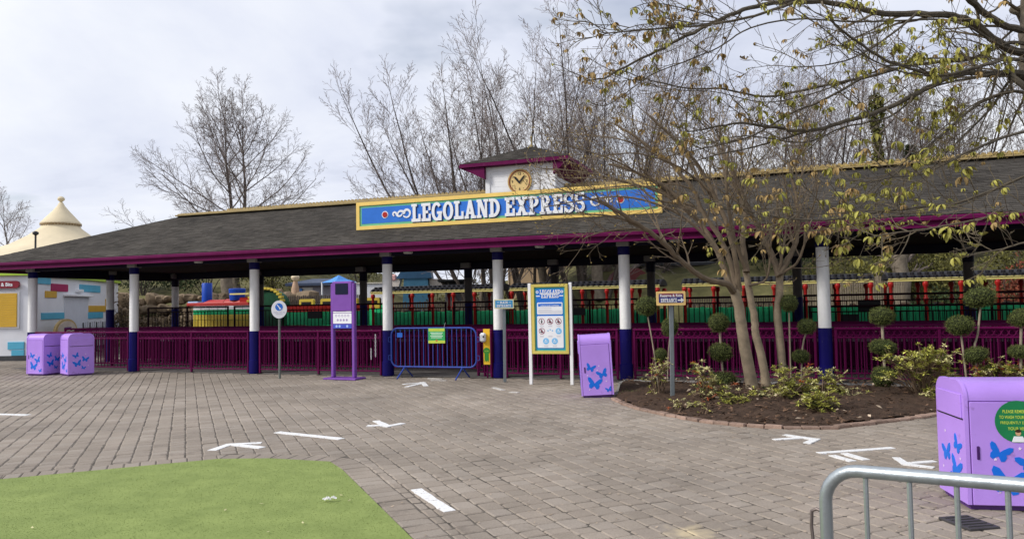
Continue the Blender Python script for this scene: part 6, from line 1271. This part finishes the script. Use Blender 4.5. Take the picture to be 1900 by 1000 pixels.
# ================================================================== round sign on a post
b = G(519, 702); t = thing('round_sign', 'round white sign with a blue disc on a grey post', 'sign', tuple(b), math.radians(6)); Z = lambda py: PY(519, py, b.y).z; k = b.y/FPX
MB().tube([(0, 0, 0), (0, 0, Z(584))], .026, 10).build('post', M('grey_green_post', (.15, .17, .155), .5, .15, 6), t, smooth=True)
MB().disc(0, Z(574), 14*k, -.045, -.03, 36, 16.5*k).build('sign_plate', white_c, t); zc = Z(569.5)
MB().disc(0, zc, 6.9*k, -.048, -.0455, 24).build('blue_disc', blue_s, t)
q = MB(); q.plate([(-4.4*k, zc+4*k), (-3*k, zc+4.6*k), (2.2*k, zc-1.5*k), (2.6*k, zc-5*k), (.8*k, zc-5*k), (.2*k, zc-2*k)], -.051, -.0485); q.plate([(2*k, zc-1*k), (4.2*k, zc-3*k), (3.6*k, zc-4*k), (1.6*k, zc-2.6*k)], -.0513, -.0485); q.build('pictogram', white_c, t)
MB().text('WHEELCHAIR USE', 0, Z(579.5), 1.9*k, -.047, 0, 20*k).build('lettering', pr1, t); MB().rect(-6*k, Z(583), 6*k, Z(582), -.047, -.0455).build('print', M('print_pale', (.55, .55, .62), .5), t)
# ================================================================== blue barrier
def barrier(label, a, b, H, m, tube_r, bar_r, n, feet=True, cr=.16, z0=.2, grp=None, za=0, zb=0):
    d = b-a; L = d.length; t = thing('crowd_barrier', label, 'barrier', tuple(a), math.atan2(d.y, d.x), grp); pts = []
    def zz(x): return za+(zb-za)*x/L
    for cx, cz, a0 in ((cr, z0+cr, PI), (L-cr, z0+cr, 1.5*PI), (L-cr, H-cr, 0), (cr, H-cr, .5*PI)):
        for k in range(7): an = a0+k*PI/12; x = cx+cr*math.cos(an); pts.append((x, 0, cz+cr*math.sin(an)+zz(x)))
    MB().tube(pts, tube_r, 14, closed=True).build('frame', m, t, smooth=True, ang=60)
    for k in range(n):
        x = (k+1)*L/(n+1)
        o = MB().tube([(x, 0, z0+zz(x)), (x, 0, H+zz(x)-.005)], bar_r, 8, cap=False).build('bar', m, t, smooth=True)
    return t, L
a = G(727, 692); b = G(889, 697); a = Wd(*(uv(G(748, 701)).xy), 0); b = Wd(*(uv(G(862, 703)).xy), 0)
dd = (b-a).normalized(); Lb = 2.05; mid = (a+b)/2; a = mid-dd*Lb/2; b = mid+dd*Lb/2
bbl = M('barrier_blue', (0.035, 0.07, 0.33), .4, .15, 5)
br_, L = barrier('blue crowd barrier closing the gate, with a green notice tied on', a, b, 1.10, bbl, .019, .009, 17, z0=.25)
for x in (.33, L-.33):
    for s in (-1, 1): q = MB().tube([(x, 0, .25), (x-.0, s*.10, .18), (x+.02*s, s*.33, .012)], .017, 8); q.build('leg', bbl, br_, smooth=True)
for x in (-.02, L+.02):
    for z in (.45, .85): MB().tube([(x, 0, z-.05), (x+(.05 if x > 0 else -.05), 0, z-.05), (x+(.05 if x > 0 else -.05), 0, z+.05), (x, 0, z+.05)], .008, 6).build('hook', bbl, br_)
MB().rect(.16, .9, .29, 1.0, -.028, -.02).build('blue_tag', M('tag_blue', (.02, .12, .5), .45), br_)
ang = math.atan2(dd.y, dd.x); gs = thing('green_notice', 'green and yellow notice board tied to the blue barrier', 'notice', tuple(mid+dd*.11-Vector((-dd.y, dd.x, 0))*.03), ang)
MB().rect(-.2, .77, .2, 1.1, -.012, 0).build('board', M('notice_green', (.04, .36, .10), .45, .08), gs); MB().rect(-.2, .77, .2, .83, -.014, -.0121).build('band', M('notice_lime', (.50, .60, .07), .45), gs); MB().rect(-.19, 1.03, .19, 1.09, -.014, -.0121).build('band', MATS['notice_lime'], gs)
q = MB()
for k in range(4): q.rect(-.15+.02*(k % 2), .99-k*.035, .15-.02*(k % 2), 1.005-k*.035, -.0145, -.0121)
q.build('print', M('notice_print', (.6, .78, .62), .5), gs); MB().disc(0, .83, .025, -.016, -.0142, 12).build('emblem', M('emblem_orange', (.5, .18, .05), .5), gs); MB().tube([(.18, -.01, 1.08), (.19, -.02, 1.14), (.215, -.01, 1.22)], .004, 5).build('cable_tie', M('tie_grey', (.5, .5, .5), .5), gs)
# ================================================================== sanitiser board
b = Wd(BV(904, 676, -.05).x, -.05, 0); Z = lambda py: PY(904, py, b.y).z; t = thing('sanitiser_stand', 'narrow yellow board with a white hand sanitiser dispenser', 'dispenser', tuple(b), ANG)
MB().rect(-.075, Z(676), .075, Z(610), -.02, .0).build('board', M('dispenser_yellow', (.83, .5, .03), .45, .05), t); MB().tube([(0, .02, 0), (0, .02, Z(640))], .02, 8).build('post', purple_d, t)
q = MB().box((-.06, -.07, (Z(617)+Z(634))/2), (.13, .1, Z(617)-Z(634)), ch=.03); o = q.build('dispenser', white_c, t); MB().disc(-.03, Z(624), .02, -.125, -.119, 12).build('lens', black, o)
q = MB(); q.disc(0, Z(651), .075, -.024, -.0205, 20); q.plate([(-.05, Z(656)), (.05, Z(656)), (.05, Z(672)), (.025, Z(668)), (0, Z(672)), (-.025, Z(668)), (-.05, Z(672))], -.0238, -.0205); q.build('green_rosette', M('rosette_green', (.04, .24, .03), .5), t); MB().text('CLEAN HANDS', 0, Z(651), .022, -.025, 0, .11).build('lettering', M('rosette_lime', (.6, .7, .1), .5), t)
# ================================================================== small entrance signs
def post_sign(name, label, bpx, plate, lean=0.0, rz=0.0, postw=.06, depth_y=None):
    b = G(*bpx); t = thing(name, label, 'sign', tuple(b), rz); (x0, y0, x1, y1) = plate; A = PY(x0, y1, b.y)-b; B = PY(x1, y0, b.y)-b
    tp = PY(bpx[0]+lean, y1-4, b.y)-b; MB().beam((0, .03, 0), (tp.x, .03, tp.z), postw, postw*.7, ch=.006).build('post', steel_g, t); return t, A.x, A.z, B.x, B.z
t, x0, z0, x1, z1 = post_sign('entrance_sign', 'small blue MAIN ENTRANCE sign on a grey post', (937, 709), (917, 555, 953, 573), -1.5, .0, .062)
MB().rect(x0, z0, x1, z1, -.02, 0, r=.012).build('plate', M('pale_sign_yellow', (.75, .72, .42), .45), t); w_, h_ = x1-x0, z1-z0
MB().rect(x0+.022, z0+.022, x1-.022, z1-.022, -.0225, -.0202, r=.008).build('blue_field', M('sign_sky', (.04, .30, .58), .45), t)
q = MB(); slab(q, 'MAIN', x0+w_*.3, z0+h_*.54, x0+w_*.7, h_*.26, -.026, .003); slab(q, 'ENTRANCE', x0+w_*.13, z0+h_*.17, x0+w_*.87, h_*.28, -.026, .003)
for s_ in (0, 1): q.rect(x0+w_*(.14+.6*s_), z0+h_*.65, x0+w_*(.26+.6*s_), z0+h_*.70, -.025, -.0226)
q.build('lettering', white_c, t)
t, x0, z0, x1, z1 = post_sign('entrance_sign', 'orange framed ENTRANCE arrow sign on a grey post in the bed', (1249, 747), (1218, 540, 1271, 567), -3.0, .0, .065)
MB().rect(x0, z0, x1, z1, -.025, 0, r=.015).build('plate', M('sign_orange', (.86, .58, .22), .45), t); w_, h_ = x1-x0, z1-z0
MB().rect(x0+.035, z0+.04, x1-.035, z1-.035, -.0285, -.0252, r=.02).build('navy_field', M('sign_violet', (.03, .03, .20), .45), t); MB().rect(x0+.05, z0+h_*.60, x1-.05, z1-.04, -.031, -.0287).build('red_field', M('sign_crimson', (.26, .015, .04), .45), t)
q = MB(); q.text('Reserve & Ride', x0+w_*.5, z0+h_*.70, h_*.2, -.0325, .03, w_*.76); slab(q, 'ENTRANCE', x0+w_*.14, z0+h_*.22, x0+w_*.70, h_*.28, -.0325, .003)
ax, az = x0+w_*.73, z0+h_*.36; q.plate([(ax, az-.012), (ax+.05, az-.012), (ax+.05, az-.04), (ax+.10, az), (ax+.05, az+.04), (ax+.05, az+.012), (ax, az+.012)], -.032, -.0287); q.build('lettering', white_c, t)
# ================================================================== noticeboard
p0, p1 = G(986, 713), G(1062, 714); d = (p1-p0).normalized(); t = thing('noticeboard', 'tall blue ride noticeboard in a gold frame between two white posts', 'noticeboard', tuple((p0+p1)/2), math.atan2(d.y, d.x)); hw = (p1-p0).length/2; yb = (p0.y+p1.y)/2; Z = lambda py: PY(1022, py, yb).z
for x in (-hw, hw): MB().box((x, 0, Z(525)/2), (.062, .062, Z(525)), ch=.006).build('post', M('post_white', (.82, .82, .82), .45, .04), t)
x0, x1, z0, z1 = -hw+.045, hw-.045, Z(656), Z(527); fw = .055; gold_f = M('frame_gold', (.62, .50, .12), .4, .1, 5); MB().rect(x0, z0, x1, z1, -.02, .03).build('backing', darkgrey, t)
q = MB(); [q.rect(*r_, -.055, -.02) for r_ in ((x0, z0, x1, z0+fw), (x0, z1-fw, x1, z1), (x0, z0+fw, x0+fw, z1-fw), (x1-fw, z0+fw, x1, z1-fw))]; q.build('frame', gold_f, t)
q = MB(); q.rect(x0+fw, z0+fw, x1-fw, z1-fw, -.026, -.0205); q.mat(1); q.rect(x0+fw+.022, z0+fw+.022, x1-fw-.022, z1-fw-.022, -.029, -.0262); q.mat(2); q.rect(x0+fw+.05, z0+fw+.06, x1-fw-.05, z1-fw-.05, -.032, -.0292); q.build('poster', [green_s, M('sign_teal', (.02, .26, .50), .4), M('poster_blue', (.015, .155, .60), .4, .04)], t)
w_ = x1-x0; q = MB(); slab(q, 'LEGOLAND', x0+w_*.23, Z(545.5), x1-w_*.2, .085, -.0355, .003); slab(q, 'EXPRESS', x0+w_*.27, Z(552.8), x1-w_*.25, .085, -.0355, .003)
for s_ in (-1, 1): q.ringp(s_*w_*.34, Z(541.5), .028, .014, -.035, -.0322, n=12); q.rect(s_*w_*.32-.04, Z(550), s_*w_*.32+.04, Z(548), -.035, -.0322)
q.build('lettering', white_c, t); q = MB(); q.rect(-w_*.35, Z(583), w_*.35, Z(561), -.036, -.0322, r=.02); q.rect(-w_*.355, Z(645), w_*.36, Z(586), -.036, -.0322, r=.02); q.build('white_panel', white_c, t)
q = MB(); q.rect(-w_*.32, Z(568.5), w_*.32, Z(563), -.038, -.0362); q.build('blue_band', blue_s, t); q = MB(); q.text('LEGOLAND EXPRESS', 0, Z(567), .024, -.0395, .01, w_*.5); q.build('lettering', white_c, t)
q = MB()
for py in (571, 574, 576, 578, 580): q.rect(-w_*.32, Z(py+.7), w_*(.05 if py in (571, 574) else .32), Z(py), -.038, -.0362)
for ry in (603.5, 622.5, 640.5):
    for cx in ((-.23, 0, .23) if ry < 630 else (-.12, .12)):
        for j in (0, 1): q.rect(cx*w_-.04, Z(ry+j*1.6+.6), cx*w_+.04, Z(ry+j*1.6), -.038, -.0362)
q.build('print', M('print_lightgrey', (.5, .5, .56), .5), t)
q = MB(); q2 = MB(); q3 = MB(); rr_ = .062
for i, (cx, py) in enumerate(((-.23, 596), (0, 596), (.23, 596), (-.23, 614))):
    zc = Z(py); q.ringp(cx*w_, zc, rr_, rr_*.84, -.0385, -.0362, n=18); q2.disc(cx*w_, zc+.028, .011, -.038, -.0362, 8); q2.plate([(cx*w_-.012, zc-.035), (cx*w_+.012, zc-.035), (cx*w_+.016, zc+.012), (cx*w_-.016, zc+.012)], -.0379, -.0362)
    if i: q.plate([(cx*w_-.04, zc+.032), (cx*w_-.03, zc+.042), (cx*w_+.04, zc-.032), (cx*w_+.03, zc-.042)], -.0392, -.0386); q2.rect(cx*w_-.035, zc-.02, cx*w_+.03, zc-.005, -.0383, -.0362)
for cx, py in ((.23, 614), (-.12, 632.5), (.12, 632.5)): q3.disc(cx*w_, Z(py), rr_, -.0385, -.0362, 18); q.k = 1; q.rect(cx*w_-.03, Z(py)-.02, cx*w_+.03, Z(py)-.006, -.040, -.0386); q.disc(cx*w_-.005, Z(py)+.02, .014, -.040, -.0386, 8); q.k = 0
for k in range(3): a = PI*(.2+.3*k); q3.disc(.055*math.cos(a), Z(616)+.05*math.sin(a), .014, -.0385, -.0362, 8)
q.build('pictogram_rings', [M('print_maroon', (.25, .03, .07), .5), white_c], t); q2.build('pictogram_figures', black, t); q3.build('pictogram_discs', M('print_skyblue', (.20, .50, .80), .5), t)
# ================================================================== chains on the railing
def chain(label, px, y0, y1, v=-.02):
    a = BV(px, y0, v); b = BV(px, y1, v); t = thing('chain', label, 'chain', tuple(Wd(a.x, v, b.z)), ANG, 'pale chains hanging on the railing'); L = a.z-b.z; n = max(3, int(L/.045))
    for k in range(n):
        z = (k+.5)*L/n; pts = [((.014*math.cos(q) if k % 2 else 0), (0 if k % 2 else .014*math.cos(q)), z+.028*math.sin(q)) for q in [j*PI/4 for j in range(8)]]; MB().tube(pts, .006, 5, closed=True).build('link', M('chain_white', (.62, .60, .62), .5), t)
chain('longer pale chain hanging on the gate end of the railing', 696.5, 620, 662); chain('shorter pale chain left of the longer chain', 688.5, 646, 667)
# ================================================================== steel barrier in the foreground
galv = M('galvanised_steel', (0.44, 0.48, 0.50), .38, .12, 14, bump=.06, metal=.75, streak=True)
YL, YR = 2.50, 2.12; A = PY(1531, 900, YL); B = PY(1900, 900, YR); dxy = Vector((B.x-A.x, B.y-A.y, 0)).normalized(); a = Vector((A.x, A.y, 0)); L = 2.3; b = a+dxy*L
zl = PY(1580, 873, (a+dxy*.09).y).z; pr_ = a+dxy*((B-A).xy.length); zr = PY(1900, 900, pr_.y).z; sl_ = (zr-zl)/((B-A).xy.length-.09)
sb, L = barrier('grey galvanised crowd barrier at the right front edge', a, b, zl, galv, .0205, .008, 17, cr=.105, z0=.22, za=-sl_*.09, zb=sl_*(L-.09))
for x in (.35, L-.35):
    for s in (-1, 1): MB().tube([(x, 0, .22), (x, s*.08, .16), (x, s*.32, .015)], .016, 8).build('leg', galv, sb, smooth=True)
MB().tube([(-.015, 0, zl-.145), (-.03, 0, zl-.14), (-.047, 0, zl-.15), (-.05, 0, zl-.20), (-.046, 0, zl-.245), (-.015, 0, zl-.255)], .006, 8).build('hook', M('hook_rusty_steel', (.16, .13, .12), .5, .3, 12, metal=.5), sb, smooth=True)
# ================================================================== drain cover, litter
q4_ = [G(*p) for p in ((1758, 963), (1812, 959), (1838, 980), (1782, 986))]; c = sum(q4_, Vector())/4; d = (q4_[1]-q4_[0]).normalized(); dr = thing('drain_cover', 'dark square drain cover in the paving before the front bin', 'drain cover', tuple(c), math.atan2(d.y, d.x)); w_ = (q4_[1]-q4_[0]).length; h_ = (q4_[3]-q4_[0]).length
MB().box((0, 0, .008), (w_, h_, .02), ch=.004).build('plate', M('drain_plastic', (.05, .047, .05), .6, .2, 9, bump=.2), dr)
for k in range(5): MB().box((0, -h_*.36+k*h_*.18, .021), (w_*.8, h_*.05, .008), ch=.002).build('rib', MATS['drain_plastic'], dr)
c = G(612, 931); t = thing('paper_scrap', 'crumpled white paper scrap lying on the green lawn', 'litter', (c.x, c.y, .015)); q = MB(); r_ = random.Random(4); k = 14
for i in range(k):
    a0 = PI*1.05+i*PI*1.0/k; a1 = a0+PI/k*1.05; q.add([Vector((.06*math.cos(a0), .05*math.sin(a0), .012+r_.uniform(0, .02))), Vector((.06*math.cos(a1), .05*math.sin(a1), .01+r_.uniform(0, .02))), Vector((.03*math.cos(a1), .02*math.sin(a1), .02+r_.uniform(0, .02))), Vector((.03*math.cos(a0), .02*math.sin(a0), .02+r_.uniform(0, .02)))], [(0, 1, 2, 3)])
q.build('paper', M('paper_white', (.78, .77, .74), .8), t)
tl = MB()
for px, py in ((633, 923), (648, 933), (485, 939), (418, 951), (60, 984), (497, 992), (562, 975)):
    c = G(px, py); a = r_.random()*6; d = Vector((math.cos(a), math.sin(a), 0))*.02; n_ = Vector((-d.y, d.x, 0))*.5; z = Vector((0, 0, .024)); tl.add([c-d+z, c+n_+z, c+d+z*1.2, c-n_+z], [(0, 1, 2, 3)])
tl.build('leaf_scraps', M('scrap_pale', (.4, .38, .2), .8, .3, 20, island=.5), kind='stuff', category='leaf litter', label='small leaf scraps lying on the green lawn')
p = G(30, 669)
